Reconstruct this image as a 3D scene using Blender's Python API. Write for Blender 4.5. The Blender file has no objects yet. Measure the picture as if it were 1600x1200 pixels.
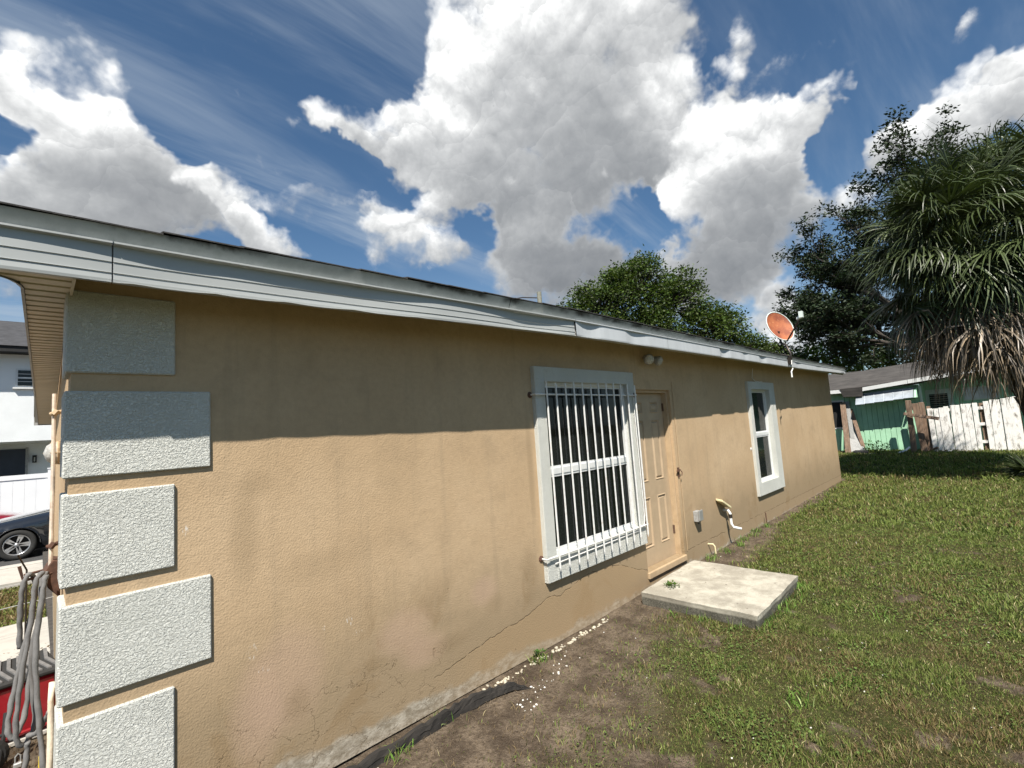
import bpy, bmesh, math, random
import numpy as np
from mathutils import Vector, Matrix, Euler
random.seed(7); RNG = np.random.default_rng(11)
S = bpy.context.scene
COL = S.collection
D2R = math.radians

# ------------------------------------------------------------ camera
YAW, PITCH, ROLL, FPX = D2R(44.9), D2R(5.46), D2R(-3.78), 750.0
CAM = Vector((0, 0, 1.82))
fw = Vector((math.sin(YAW)*math.cos(PITCH), math.cos(YAW)*math.cos(PITCH), math.sin(PITCH)))
rt = Vector((math.cos(YAW), -math.sin(YAW), 0)); up = rt.cross(fw)
rt2 = rt*math.cos(ROLL) + up*math.sin(ROLL); up2 = -rt*math.sin(ROLL) + up*math.cos(ROLL)
cd = bpy.data.cameras.new('camera'); cam = bpy.data.objects.new('camera', cd); COL.objects.link(cam)
cam.matrix_world = Matrix(((rt2.x, up2.x, -fw.x, CAM.x), (rt2.y, up2.y, -fw.y, CAM.y), (rt2.z, up2.z, -fw.z, CAM.z), (0, 0, 0, 1)))
cd.sensor_width = 36; cd.lens = 36*FPX/1600; cd.clip_start = 0.05; cd.clip_end = 2000
S.camera = cam

# ------------------------------------------------------------ sun, view
SUN_DIR = Vector((1.15, 1.0, -2.05)).normalized()          # the way the light travels
ld = bpy.data.lights.new('sun', 'SUN'); ld.energy = 5.0; ld.angle = D2R(0.53); ld.color = (1.0, 0.945, 0.86)
sun = bpy.data.objects.new('sun', ld); COL.objects.link(sun)
sun.rotation_euler = SUN_DIR.to_track_quat('-Z', 'Y').to_euler(); sun.location = (-10, -10, 25)
S.view_settings.view_transform = 'Standard'; S.view_settings.look = 'None'
S.view_settings.gamma = 1; S.view_settings.use_curve_mapping = False
S.view_settings.exposure = 0.80

# ------------------------------------------------------------ node helpers
class NT:
    def __init__(s, tree): s.t = tree; s.n = tree.nodes; s.l = tree.links
    def new(s, typ, **kw):
        n = s.n.new(typ)
        for k, v in kw.items(): setattr(n, k, v)
        return n
    def link(s, a, b): s.l.new(a, b)
    def put(s, sock, v):
        if isinstance(v, bpy.types.NodeSocket): s.link(v, sock)
        elif v is not None: sock.default_value = v
    def math(s, op, a, b=None, c=None, clamp=False):
        n = s.new('ShaderNodeMath', operation=op); n.use_clamp = clamp
        s.put(n.inputs[0], a)
        if b is not None: s.put(n.inputs[1], b)
        if c is not None: s.put(n.inputs[2], c)
        return n.outputs[0]
    def vmath(s, op, a, b=None):
        n = s.new('ShaderNodeVectorMath', operation=op); s.put(n.inputs[0], a)
        if b is not None: s.put(n.inputs[1], b)
        return n.outputs['Value'] if op in ('LENGTH', 'DOT_PRODUCT', 'DISTANCE') else n.outputs[0]
    def noise(s, vec, scale, detail=4, rough=0.55, dist=0, color=False):
        n = s.new('ShaderNodeTexNoise'); s.put(n.inputs['Vector'], vec)
        n.inputs['Scale'].default_value = scale; n.inputs['Detail'].default_value = detail
        n.inputs['Roughness'].default_value = rough; n.inputs['Distortion'].default_value = dist
        return n.outputs['Color' if color else 'Fac']
    def ss(s, x, a, b, lo=0.0, hi=1.0):
        n = s.new('ShaderNodeMapRange', interpolation_type='SMOOTHSTEP'); s.put(n.inputs['Value'], x)
        n.inputs['From Min'].default_value = a; n.inputs['From Max'].default_value = b
        n.inputs['To Min'].default_value = lo; n.inputs['To Max'].default_value = hi
        return n.outputs[0]
    def mix(s, f, a, b, mode='MIX'):
        n = s.new('ShaderNodeMix', data_type='RGBA', blend_type=mode)
        s.put(n.inputs[0], f)
        for i, v in ((6, a), (7, b)):
            if isinstance(v, (tuple, list)) and len(v) == 3: v = (*v, 1)
            s.put(n.inputs[i], v)
        return n.outputs[2]
    def mapping(s, vec, loc=(0, 0, 0), rot=(0, 0, 0), sc=(1, 1, 1), typ='POINT'):
        n = s.new('ShaderNodeMapping', vector_type=typ); s.put(n.inputs[0], vec)
        n.inputs['Location'].default_value = loc; n.inputs['Rotation'].default_value = rot; n.inputs['Scale'].default_value = sc
        return n.outputs[0]
    def sep(s, v):
        n = s.new('ShaderNodeSeparateXYZ'); s.put(n.inputs[0], v); return n.outputs
    def comb(s, x, y, z):
        n = s.new('ShaderNodeCombineXYZ'); s.put(n.inputs[0], x); s.put(n.inputs[1], y); s.put(n.inputs[2], z); return n.outputs[0]
    def bump(s, h, strength=1, dist=0.01, normal=None):
        n = s.new('ShaderNodeBump'); s.put(n.inputs['Height'], h); n.inputs['Strength'].default_value = strength
        n.inputs['Distance'].default_value = dist
        if normal is not None: s.put(n.inputs['Normal'], normal)
        return n.outputs[0]

def new_mat(name):
    m = bpy.data.materials.new(name); m.use_nodes = True
    t = NT(m.node_tree); b = m.node_tree.nodes['Principled BSDF']
    return m, t, b
def obco(t): return t.new('ShaderNodeTexCoord').outputs['Object']
def wpos(t): return t.new('ShaderNodeNewGeometry').outputs['Position']
def mat(name, col, rough=0.6, var=0.15, vscale=6, bump=0.0, bscale=80, metal=0.0, dirt=None, dirt_amt=0.5, dscale=3, stretch=(1, 1, 1), spec=0.5, coat=0.0):
    m, t, b = new_mat(name); co = t.mapping(wpos(t), sc=stretch)
    n = t.noise(co, vscale, 5, 0.6)
    c = t.mix(t.ss(n, 0.25, 0.75), tuple(x*(1-var) for x in col), tuple(min(1, x*(1+var)) for x in col))
    if dirt:
        d = t.ss(t.noise(co, dscale, 6, 0.65), 0.5, 0.72, 0, dirt_amt); c = t.mix(d, c, dirt)
    t.link(c, b.inputs['Base Color']); b.inputs['Roughness'].default_value = rough; b.inputs['Metallic'].default_value = metal
    b.inputs['Specular IOR Level'].default_value = spec; b.inputs['Coat Weight'].default_value = coat
    if bump: t.link(t.bump(t.noise(co, bscale, 4, 0.6), 0.7, bump), b.inputs['Normal'])
    return m

# ------------------------------------------------------------ sky
w = bpy.data.worlds.new('World'); S.world = w; w.use_nodes = True
T = NT(w.node_tree); w.node_tree.nodes.clear()
sky = T.new('ShaderNodeTexSky', sky_type='NISHITA'); sky.sun_disc = False
toS = -SUN_DIR; sky.sun_elevation = math.asin(toS.z); sky.sun_rotation = math.atan2(toS.x, toS.y)
sky.altitude = 50; sky.air_density = 1.0; sky.dust_density = 0.6; sky.ozone_density = 2.2
dirv = T.vmath('NORMALIZE', T.new('ShaderNodeTexCoord').outputs['Generated'])
def pdir(px, py):
    return (fw*FPX + rt2*(px-800) - up2*(py-600)).normalized()
wn = T.noise(dirv, 3.0, 3, 0.55, color=True); wn2 = T.noise(dirv, 9.0, 4, 0.6, color=True)
def scalev(v, k):
    n = T.new('ShaderNodeVectorMath', operation='SCALE'); T.put(n.inputs[0], v); n.inputs['Scale'].default_value = k; return n.outputs[0]
warp = T.vmath('ADD', dirv, T.vmath('ADD', scalev(T.vmath('SUBTRACT', wn, (0.5, 0.5, 0.5)), 0.20), scalev(T.vmath('SUBTRACT', wn2, (0.5, 0.5, 0.5)), 0.15)))
def blob_field(blobs, vec, lit=False):
    tot = None; shade = None
    for (px, py, rx, ry, ang, wgt) in blobs:
        a = math.radians(ang)                     # each cloud puff is an ellipsoid of directions on the sky
        c = pdir(px, py); e1 = pdir(px+math.cos(a)*rx, py+math.sin(a)*rx); e2 = pdir(px-math.sin(a)*ry, py+math.cos(a)*ry)
        ra, rb = (e1-c).length, (e2-c).length
        A = (e1-c).normalized(); B = c.cross(A).normalized(); N = A.cross(B)
        R = Matrix((A, B, N)).transposed()
        q = T.mapping(vec, tuple(c), tuple(R.to_euler()), (ra, rb, max(ra, rb)), 'TEXTURE')
        l = T.vmath('DOT_PRODUCT', q, q)
        f = T.math('SUBTRACT', wgt, T.math('MULTIPLY', l, wgt)); f = T.math('MAXIMUM', f, 0.0)
        tot = f if tot is None else T.math('ADD', tot, f)
        if lit:
            d = T.vmath('DOT_PRODUCT', q, (A.dot(SKYUP), B.dot(SKYUP), 0.0)); k = T.math('MULTIPLY', d, f)
            shade = k if shade is None else T.math('ADD', shade, k)
    return (tot, T.math('DIVIDE', shade, T.math('ADD', tot, 0.08))) if lit else tot
SKYUP = Vector((-.28, -.05, 1)).normalized()          # the lit side of the clouds: up and towards the sun
PUFFS = [(150, 222, 185, 105, 35, 1.1), (60, 160, 85, 42, 40, .9), (230, 280, 200, 110, 15, 1.2), (60, 345, 170, 80, 5, 1.2), (345, 300, 80, 42, 25, .8),
         (400, 350, 110, 48, 15, .9), (20, 300, 90, 60, 0, .8), (240, 350, 120, 45, 5, .9),
         (850, 40, 260, 170, 0, 1.2), (850, 190, 270, 140, 10, 1.3), (640, 195, 190, 70, 20, 1.1), (560, 185, 100, 42, 10, 1.0), (740, 262, 130, 60, 10, 1.0), (880, 330, 200, 120, 30, 1.3),
         (850, 410, 130, 85, 0, 1.2), (650, 312, 110, 42, -10, .8), (668, 372, 70, 44, 0, .75), (590, 350, 62, 38, 0, .66), (1010, 200, 80, 130, 0, .7), (1000, 20, 95, 100, 0, .7),
         (1100, 240, 120, 105, 0, 1.0), (1180, 230, 150, 100, 0, 1.1), (1275, 170, 80, 70, 0, 1.1), (1150, 320, 190, 110, -25, 1.3), (1085, 330, 90, 90, 0, .8), (1095, 400, 150, 75, -15, 1.2),
         (1540, 165, 165, 100, -10, 1.2), (1435, 215, 90, 75, 0, 1.0), (1650, 150, 130, 100, 0, 1.2), (1330, 305, 80, 36, 0, .8),
         (1200, 455, 90, 70, 0, .72), (1250, 525, 110, 60, 0, .72), (500, 290, 110, 32, 0, .52), (1130, 120, 90, 45, -30, .62), (1160, 40, 50, 50, 0, .45), (560, 300, 60, 26, 0, .45)]
HOLES = [(25, 222, 75, 42, 15, 1.2), (990, 358, 105, 58, 5, 1.3), (300, 210, 60, 50, 30, .8), (1390, 130, 60, 200, 10, .8), (530, 90, 130, 110, 0, 1.2), (760, 350, 50, 45, 0, .9), (540, 240, 70, 30, 10, .7), (330, 190, 70, 60, 30, .6), (1110, 160, 50, 30, 0, .3)]
GREYS = [(190, 340, 210, 95, 10, .62), (870, 330, 210, 150, 0, .85), (850, 430, 160, 80, 0, .7), (1150, 400, 210, 70, -15, .95), (1170, 300, 150, 90, 0, .45),
         (860, 150, 150, 120, 0, .22), (250, 250, 120, 80, 0, .25), (1590, 200, 150, 70, 0, .5), (700, 250, 80, 50, 0, .2)]
FRONT = [p for p in PUFFS if p[0] > 1050 or p in PUFFS[-1:]] + [(345, 300, 80, 42, 25, .8), (400, 350, 110, 48, 15, .9)]
BACK = [p for p in PUFFS if p not in FRONT]
hole = blob_field(HOLES, warp)
bf_, litB = blob_field(BACK, warp, True); ff_, litF = blob_field(FRONT, warp, True)
puff = T.math('SUBTRACT', T.math('MINIMUM', bf_, 1.15), hole)
puffF = T.math('SUBTRACT', T.math('MINIMUM', ff_, 1.15), hole)
hi = T.noise(dirv, 17.0, 8, 0.62, 0.2); mid = T.noise(dirv, 6.0, 5, 0.6)
nz = T.math('ADD', T.math('MULTIPLY', T.math('SUBTRACT', hi, 0.5), 0.85), T.math('MULTIPLY', T.math('SUBTRACT', mid, 0.5), 0.7))
wv = T.vmath('ADD', dirv, scalev(T.vmath('SUBTRACT', wn2, (0.5, 0.5, 0.5)), 0.10))
vor = T.new('ShaderNodeTexVoronoi'); T.link(wv, vor.inputs['Vector']); vor.inputs['Scale'].default_value = 13.0
lump = T.math('SUBTRACT', 0.42, vor.outputs['Distance'])
vor2 = T.new('ShaderNodeTexVoronoi'); T.link(wv, vor2.inputs['Vector']); vor2.inputs['Scale'].default_value = 31.0
lump2 = T.math('SUBTRACT', 0.42, vor2.outputs['Distance'])
lumps = T.math('ADD', T.math('MULTIPLY', lump, 0.55), T.math('MULTIPLY', lump2, 0.26))
nz = T.math('ADD', nz, lumps)
ls1 = T.vmath('DOT_PRODUCT', T.vmath('SUBTRACT', wv, vor.outputs['Position']), tuple(SKYUP)); ls2 = T.vmath('DOT_PRODUCT', T.vmath('SUBTRACT', wv, vor2.outputs['Position']), tuple(SKYUP))
lumplit = T.math('ADD', T.math('MULTIPLY', ls1, 5.5), T.math('MULTIPLY', ls2, 7.0))
dens = T.math('ADD', puff, nz); densF = T.math('ADD', puffF, nz)
# outside the view the cumulus is thinned to lower fill on shaded walls
sx, sy, sz = T.sep(dirv)
zc = T.math('ADD', T.math('MAXIMUM', sz, 0.0), 0.25)
flat = T.comb(T.math('DIVIDE', sx, zc), T.math('DIVIDE', sy, zc), 0.0)
gen = T.math('SUBTRACT', T.math('MULTIPLY', T.noise(flat, 1.1, 5, 0.58), 4.0), 3.0)
away = T.ss(T.vmath('DOT_PRODUCT', dirv, tuple(fw)), 0.60, 0.30)
dens = T.math('ADD', dens, T.math('MULTIPLY', away, gen))
lown = T.math('SUBTRACT', T.math('MULTIPLY', T.noise(T.mapping(dirv, sc=(1, 1, 2.4)), 4.6, 6, 0.6), 3.2), 1.62)
dens = T.math('ADD', dens, T.math('MULTIPLY', T.ss(sz, 0.42, 0.10), T.math('MAXIMUM', lown, -0.2)))
alpha = T.ss(dens, 0.10, 0.78); alphaF = T.ss(densF, 0.14, 0.68)
# soft high streaks
streak = T.noise(T.mapping(flat, rot=(0, 0, D2R(62)), sc=(0.5, 3.0, 1)), 1.5, 6, 0.6, 0.4)
cirrus = T.math('MULTIPLY', T.ss(streak, 0.42, 0.76), T.ss(T.noise(flat, 0.9, 2), 0.34, 0.62, 0.2, 1.0))
# cloud relief: brightness from thickness, plus shading from the noise seen toward the sun
hi2 = T.noise(T.vmath('ADD', dirv, tuple(toS*0.02)), 17.0, 5, 0.62, 0.2)
mid2 = T.noise(T.vmath('ADD', dirv, tuple(toS*0.05)), 6.0, 4, 0.6)
rel = T.math('ADD', T.math('MULTIPLY', T.math('SUBTRACT', hi, hi2), 1.1), T.math('MULTIPLY', T.math('SUBTRACT', mid, mid2), 1.4))
def cloud_colour(GR, d, gen_, lit_):
    gb = blob_field(GR, dirv); gb = T.math('DIVIDE', gb, T.math('ADD', gb, 0.65))
    g = T.math('MULTIPLY', gb, T.ss(d, 0.2, 1.3, 0.3, 1.0))
    if gen_: g = T.math('ADD', g, T.math('MULTIPLY', away, T.ss(d, 0.7, 2.0, 0, 0.8)))
    g = T.math('ADD', g, 0.20)
    g = T.math('SUBTRACT', g, T.math('MULTIPLY', lit_, 0.62))
    g = T.math('SUBTRACT', g, T.math('ADD', T.math('MULTIPLY', rel, 0.55), T.math('ADD', T.math('MULTIPLY', lumps, 0.25), T.math('MULTIPLY', lumplit, 0.22))))
    g = T.math('MAXIMUM', g, 0.0); g = T.math('DIVIDE', T.math('MULTIPLY', g, 1.4), T.math('ADD', 0.5, g))
    return T.mix(g, (0.66, 0.665, 0.66), (0.14, 0.15, 0.163))
GB = [g for g in GREYS if g[0] < 1100 or g[0] > 1500]; GF_ = [(1150, 410, 220, 80, -15, 1.3), (1170, 330, 150, 80, -10, .55), (1230, 300, 90, 60, 0, .3), (380, 360, 80, 30, 0, .25)]
GB = GB + [(940, 240, 90, 110, 20, .55), (1000, 300, 70, 60, 0, .4)]
ccol = cloud_colour(GB, dens, True, litB); ccolF = cloud_colour(GF_, densF, False, litF)
thin = T.ss(dens, 0.2, 0.9, 0.80, 1.0)
skyc = T.mix(1.0, sky.outputs[0], (0.62, 0.79, 0.86, 1), 'MULTIPLY')
bgs = T.new('ShaderNodeBackground'); T.link(skyc, bgs.inputs[0]); bgs.inputs[1].default_value = 0.070
bgc = T.new('ShaderNodeBackground'); T.link(ccol, bgc.inputs[0]); bgc.inputs[1].default_value = 1.0
bgi = T.new('ShaderNodeBackground'); bgi.inputs[0].default_value = (0.30, 0.345, 0.395, 1)
m1 = T.new('ShaderNodeMixShader'); T.link(T.math('MAXIMUM', T.math('MULTIPLY', cirrus, 0.62), T.ss(sz, 0.40, 0.02, 0.0, 0.38)), m1.inputs[0]); T.link(bgs.outputs[0], m1.inputs[1]); T.link(bgi.outputs[0], m1.inputs[2])
m2 = T.new('ShaderNodeMixShader'); T.link(T.math('MULTIPLY', alpha, thin), m2.inputs[0]); T.link(m1.outputs[0], m2.inputs[1]); T.link(bgc.outputs[0], m2.inputs[2])
w.cycles.sampling_method = 'MANUAL'; w.cycles.sample_map_resolution = 512
bgf = T.new('ShaderNodeBackground'); T.link(ccolF, bgf.inputs[0])
m3 = T.new('ShaderNodeMixShader'); T.link(T.math('MULTIPLY', alphaF, T.ss(densF, 0.2, 0.9, 0.85, 1.0)), m3.inputs[0]); T.link(m2.outputs[0], m3.inputs[1]); T.link(bgf.outputs[0], m3.inputs[2])
wo = T.new('ShaderNodeOutputWorld'); T.link(m3.outputs[0], wo.inputs[0])

# ------------------------------------------------------------ object helpers
def tag(o, label=None, cat=None, group=None, kind=None):
    if label: o['label'] = label
    if cat: o['category'] = cat
    if group: o['group'] = group
    if kind: o['kind'] = kind
    return o
def thing(name, loc, label, cat, group=None):
    o = bpy.data.objects.new(name, None); COL.objects.link(o); o.location = loc; o.empty_display_size = 0.2
    return tag(o, label, cat, group)
def world_loc(o):
    v = Vector(o.location)
    while o.parent: o = o.parent; v = v + Vector(o.location)
    return v
def link_mesh(name, me, m, parent=None, loc=None, smooth=False):
    """me is in world coordinates unless loc is given"""
    o = bpy.data.objects.new(name, me); COL.objects.link(o)
    if m and not me.materials: me.materials.append(m)
    if smooth: me.shade_smooth()
    if parent is not None:
        o.parent = parent; base = world_loc(parent)
        if loc is None: me.transform(Matrix.Translation(-base))
        else: o.location = Vector(loc) - base
    elif loc is not None: o.location = loc
    return o
class MB:
    def __init__(s): s.v = []; s.f = []
    def box(s, x0, x1, y0, y1, z0, z1, M=None):
        c = [Vector((x, y, z)) for z in (z0, z1) for y in (y0, y1) for x in (x0, x1)]
        if M is not None: c = [M @ p for p in c]
        b = len(s.v); s.v += c
        for f in ((0, 2, 3, 1), (4, 5, 7, 6), (0, 1, 5, 4), (2, 6, 7, 3), (0, 4, 6, 2), (1, 3, 7, 5)): s.f.append([b+i for i in f])
        return s
    def poly(s, pts, f=None):
        b = len(s.v); s.v += [Vector(p) for p in pts]; s.f.append(list(range(b, b+len(pts)))) if f is None else [s.f.append([b+i for i in q]) for q in f]
        return s
    def quad(s, *p): return s.poly(p)
    def prism(s, pts, d):
        """extrude planar polygon pts by vector d"""
        n = len(pts); b = len(s.v); d = Vector(d); s.v += [Vector(p) for p in pts] + [Vector(p)+d for p in pts]
        s.f.append([b+i for i in range(n)][::-1]); s.f.append([b+n+i for i in range(n)])
        for i in range(n): j = (i+1) % n; s.f.append([b+i, b+j, b+n+j, b+n+i])
        return s
    def tube(s, path, r, n=8, cap=True):
        P = [Vector(p) for p in path]; R = r if isinstance(r, (list, tuple)) else [r]*len(P)
        b = len(s.v); ref = None
        for i, p in enumerate(P):
            d = (P[min(i+1, len(P)-1)] - P[max(i-1, 0)]).normalized()
            if ref is None: ref = d.orthogonal().normalized()
            ref = (ref - d*ref.dot(d)).normalized(); q = d.cross(ref)
            for k in range(n):
                a = 2*math.pi*k/n; s.v.append(p + (ref*math.cos(a)+q*math.sin(a))*R[i])
        for i in range(len(P)-1):
            for k in range(n):
                k2 = (k+1) % n; s.f.append([b+i*n+k, b+i*n+k2, b+(i+1)*n+k2, b+(i+1)*n+k])
        if cap:
            s.f.append([b+k for k in range(n)][::-1]); s.f.append([b+(len(P)-1)*n+k for k in range(n)])
        return s
    def lathe(s, prof, c, axis=(0, 0, 1), n=20):
        """prof: (r, h) list"""
        ax = Vector(axis).normalized(); e = ax.orthogonal().normalized(); g = ax.cross(e); c = Vector(c); b = len(s.v)
        for (r, h) in prof:
            for k in range(n):
                a = 2*math.pi*k/n; s.v.append(c + ax*h + (e*math.cos(a)+g*math.sin(a))*max(r, 1e-5))
        for i in range(len(prof)-1):
            for k in range(n):
                k2 = (k+1) % n; s.f.append([b+i*n+k, b+i*n+k2, b+(i+1)*n+k2, b+(i+1)*n+k])
        return s
    def grid(s, rows):
        b = len(s.v); m = len(rows[0])
        for r in rows: s.v += [Vector(p) for p in r]
        for i in range(len(rows)-1):
            for j in range(m-1): s.f.append([b+i*m+j, b+i*m+j+1, b+(i+1)*m+j+1, b+(i+1)*m+j])
        return s
    def mesh(s, name, bevel=0):
        me = bpy.data.meshes.new(name); me.from_pydata([tuple(p) for p in s.v], [], s.f)
        bm = bmesh.new(); bm.from_mesh(me)
        if bevel: bmesh.ops.bevel(bm, geom=[e for e in bm.edges if len(e.link_faces) == 2 and e.calc_face_angle(0) > 0.6], offset=bevel, segments=1, affect='EDGES')
        bmesh.ops.recalc_face_normals(bm, faces=bm.faces); bm.to_mesh(me); bm.free()
        return me
    def build(s, name, m, parent=None, bevel=0, smooth=False, loc=None):
        return link_mesh(name, s.mesh(name, bevel), m, parent, loc, smooth)
def fast_mesh(name, V, F, attr=None, smooth=False, uvless=True):
    """V (n,3) array, F (m,k) int array"""
    me = bpy.data.meshes.new(name); V = np.asarray(V, np.float32); F = np.asarray(F, np.int32)
    me.vertices.add(len(V)); me.vertices.foreach_set('co', V.ravel()); k = F.shape[1]
    me.loops.add(F.size); me.loops.foreach_set('vertex_index', F.ravel())
    me.polygons.add(len(F)); me.polygons.foreach_set('loop_start', np.arange(0, F.size, k, dtype=np.int32))
    try: me.polygons.foreach_set('loop_total', np.full(len(F), k, np.int32))
    except Exception: pass
    me.update(calc_edges=True)
    if attr:
        for an, av in attr.items():
            if av.ndim == 1: a = me.attributes.new(an, 'FLOAT', 'POINT'); a.data.foreach_set('value', av.astype(np.float32))
            else: a = me.attributes.new(an, 'FLOAT_COLOR', 'POINT'); a.data.foreach_set('color', np.c_[av, np.ones(len(av))].astype(np.float32).ravel())
    if smooth: me.shade_smooth()
    return me
_perm = RNG.random((256, 256))
def vnoise(x, y, sc, seed=0):
    x = np.asarray(x, float)*sc+seed*17.3; y = np.asarray(y, float)*sc+seed*9.1
    xi = np.floor(x).astype(int); yi = np.floor(y).astype(int); fx = x-xi; fy = y-yi
    fx = fx*fx*(3-2*fx); fy = fy*fy*(3-2*fy)
    g = lambda a, b: _perm[a % 256, b % 256]
    return (g(xi, yi)*(1-fx)+g(xi+1, yi)*fx)*(1-fy)+(g(xi, yi+1)*(1-fx)+g(xi+1, yi+1)*fx)*fy
def fbm(x, y, sc, o=4, seed=0):
    t = 0; a = 0.5; n = 0
    for i in range(o): t = t+a*vnoise(x, y, sc*2**i, seed+i*3); n += a; a *= .5
    return t/n
def sstep(x, a, b):
    t = np.clip((np.asarray(x, float)-a)/(b-a), 0, 1); return t*t*(3-2*t)
def ground_z(x, y):
    x = np.asarray(x, float); y = np.asarray(y, float)
    z = -0.05+0.0085*np.clip(x, 0, 16)+0.016*np.clip(x-14, 0, 8)
    z = z-0.22*sstep(y, 6, 12)*(1-sstep(x, 3, 8))
    z = z-0.012*sstep(y, 2.6, 2.85)*sstep(x, .5, 1.2)*(1-sstep(x, 3.2, 4.5))
    return z
def lawn(x, y):
    """0 bare soil .. 1 thick grass"""
    n = fbm(x, y, 1.1, 4, 1); n2 = fbm(x, y, 3.5, 3, 5); n3 = fbm(x, y, 10, 2, 8)
    d = 2.9-np.asarray(y, float)                                     # distance from the house wall
    edge = 0.48+0.62*(1-sstep(x, 2.2, 4.8))-0.42*sstep(x, 6, 9)+0.5*(n-.5)
    m = sstep(d, edge*0.45, edge*1.2+.2); m = np.maximum(m, sstep(x, 14.1, 14.5))
    bare = sstep(n2*.65+n3*.35, .60, .74)*0.8*(1-.5*sstep(x, 6, 9))
    near = (1-sstep(x, 2.2, 4.2))*sstep(y, -1.2, 1.5)                  # trodden soil by the wall nearest us
    thin = sstep(fbm(x, y, .8, 3, 12), .5, .68)*.35
    return np.clip(m*(1-bare)*(1-.30*near)-thin*m*.6, 0, 1)

# ------------------------------------------------------------ materials
def stucco_material():
    m, t, b = new_mat('tan_stucco'); co = obco(t); x, y, z = t.sep(co)
    big = t.noise(co, 0.9, 4, 0.6); med = t.noise(co, 3.2, 6, 0.62); fine = t.noise(co, 26, 5, 0.6)
    c = t.mix(t.ss(big, 0.3, 0.7), (0.445, 0.318, 0.192), (0.505, 0.372, 0.235))
    c = t.mix(t.ss(med, 0.48, 0.74, 0, 0.38), c, (0.30, 0.222, 0.14))
    c = t.mix(t.ss(fine, 0.3, 0.8, 0, 0.22), c, (0.24, 0.172, 0.105))
    # vertical rain streaks
    st = t.noise(t.mapping(co, sc=(5.5, 5, .35)), 1.6, 4, 0.6); c = t.mix(t.ss(st, 0.52, 0.74, 0, 0.28), c, (0.265, 0.205, 0.135))
    # soiled foot of the wall
    low = t.ss(t.math('ADD', z, t.math('MULTIPLY', t.math('SUBTRACT', med, .5), .9)), 1.15, 0.25)
    c = t.mix(t.math('MULTIPLY', low, 0.85), c, (0.255, 0.192, 0.118))
    st2 = t.noise(t.mapping(co, sc=(1, 1, .8)), 2.3, 6, .65, .6)
    c = t.mix(t.math('MULTIPLY', t.ss(st2, .54, .66), t.ss(z, 1.0, .5, 0, .5)), c, (0.235, 0.16, 0.085))
    # faded pink repainted spots
    for (cx, cz, rx, rz) in ((1.02, 0.55, .22, .32), (0.85, 0.42, .14, .3), (1.75, .55, .22, .16), (2.45, .62, .16, .12), (1.9, .38, .2, .12)):
        q = t.math('ADD', t.math('POWER', t.math('DIVIDE', t.math('SUBTRACT', x, cx), rx), 2), t.math('POWER', t.math('DIVIDE', t.math('SUBTRACT', z, cz), rz), 2))
        c = t.mix(t.ss(t.math('ADD', q, t.math('MULTIPLY', med, .8)), 1.7, 0.3, 0, 0.42), c, (0.44, 0.305, 0.225))
    for (cx, cz, rx, rz, k) in ((1.06, .40, .09, .13, .5), (.80, 1.35, .10, .35, .35), (1.5, .42, .16, .07, .5), (2.1, .36, .25, .08, .5), (2.55, .5, .12, .1, .35), (1.2, 1.1, .3, .12, .25), (.86, 1.62, .12, .10, .3), (2.95, .62, .10, .3, .4), (3.05, 1.5, .05, .6, .4)):
        q = t.math('ADD', t.math('POWER', t.math('DIVIDE', t.math('SUBTRACT', x, cx), rx), 2), t.math('POWER', t.math('DIVIDE', t.math('SUBTRACT', z, cz), rz), 2))
        c = t.mix(t.ss(t.math('ADD', q, t.math('MULTIPLY', t.math('ADD', med, fine), .7)), 1.7, 0.5, 0, k), c, (0.23, 0.165, 0.095))
    # white scuffs
    for (cx, cz, rx, rz, a) in ((0.535, 1.43, .018, .05, 0), (1.37, .735, .03, .035, .4), (1.42, .655, .04, .02, .2), (1.215, .73, .012, .035, .1), (.83, .75, .03, .05, .6), (.9, .64, .05, .02, .4)):
        dx = t.math('SUBTRACT', x, cx); dz = t.math('SUBTRACT', z, cz)
        q = t.math('ADD', t.math('POWER', t.math('DIVIDE', dx, rx), 2), t.math('POWER', t.math('DIVIDE', dz, rz), 2))
        sc = t.noise(t.mapping(co, rot=(0, a, 0), sc=(90, 1, 22)), 1.0, 3, .7)
        c = t.mix(t.math('MULTIPLY', t.ss(q, 1.0, .2, 0, .75), t.ss(sc, .54, .66)), c, (0.66, 0.63, 0.58))
    # bare grey cement along the bottom edge
    ztop = t.math('ADD', t.math('ADD', z, t.math('MULTIPLY', med, -0.24)), t.math('MULTIPLY', fine, -0.06))
    ztop = t.math('SUBTRACT', ztop, t.ss(x, 3.6, .8, -.02, .05))
    g = t.ss(ztop, -0.065, -0.12); gc = t.mix(t.ss(t.noise(t.mapping(co, sc=(1, 1, 2)), 11, 8, .75), .38, .64), (.20, .17, .125), (.44, .40, .33))
    c = t.mix(t.math('MULTIPLY', g, .85), c, gc)
    # delamination line that climbs from the foot of the wall to under the barred window
    fc = t.new('ShaderNodeFloatCurve'); t.link(t.math('DIVIDE', x, 6.0), fc.inputs['Value']); cv = fc.mapping.curves[0]
    pts = [(0, -.2), (1.3, .13), (1.9, .16), (2.4, .25), (2.9, .30), (3.15, .37), (3.3, .34), (3.7, .42), (4.2, .40), (4.6, .25), (4.8, .2), (6, .2)]
    cv.points[0].location = (0, .3); cv.points[1].location = (1, .7)
    while len(cv.points) < len(pts): cv.points.new(.5, .5)
    for p, (px, pz) in zip(cv.points, pts): p.location = (px/6.0, pz+.5); p.handle_type = 'VECTOR'
    fc.mapping.update()
    line = t.math('SUBTRACT', t.math('SUBTRACT', z, t.math('SUBTRACT', fc.outputs[0], .5)), t.math('MULTIPLY', t.math('SUBTRACT', t.noise(t.comb(x, 0, 0), 7, 6, .6), .5), .09))
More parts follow.
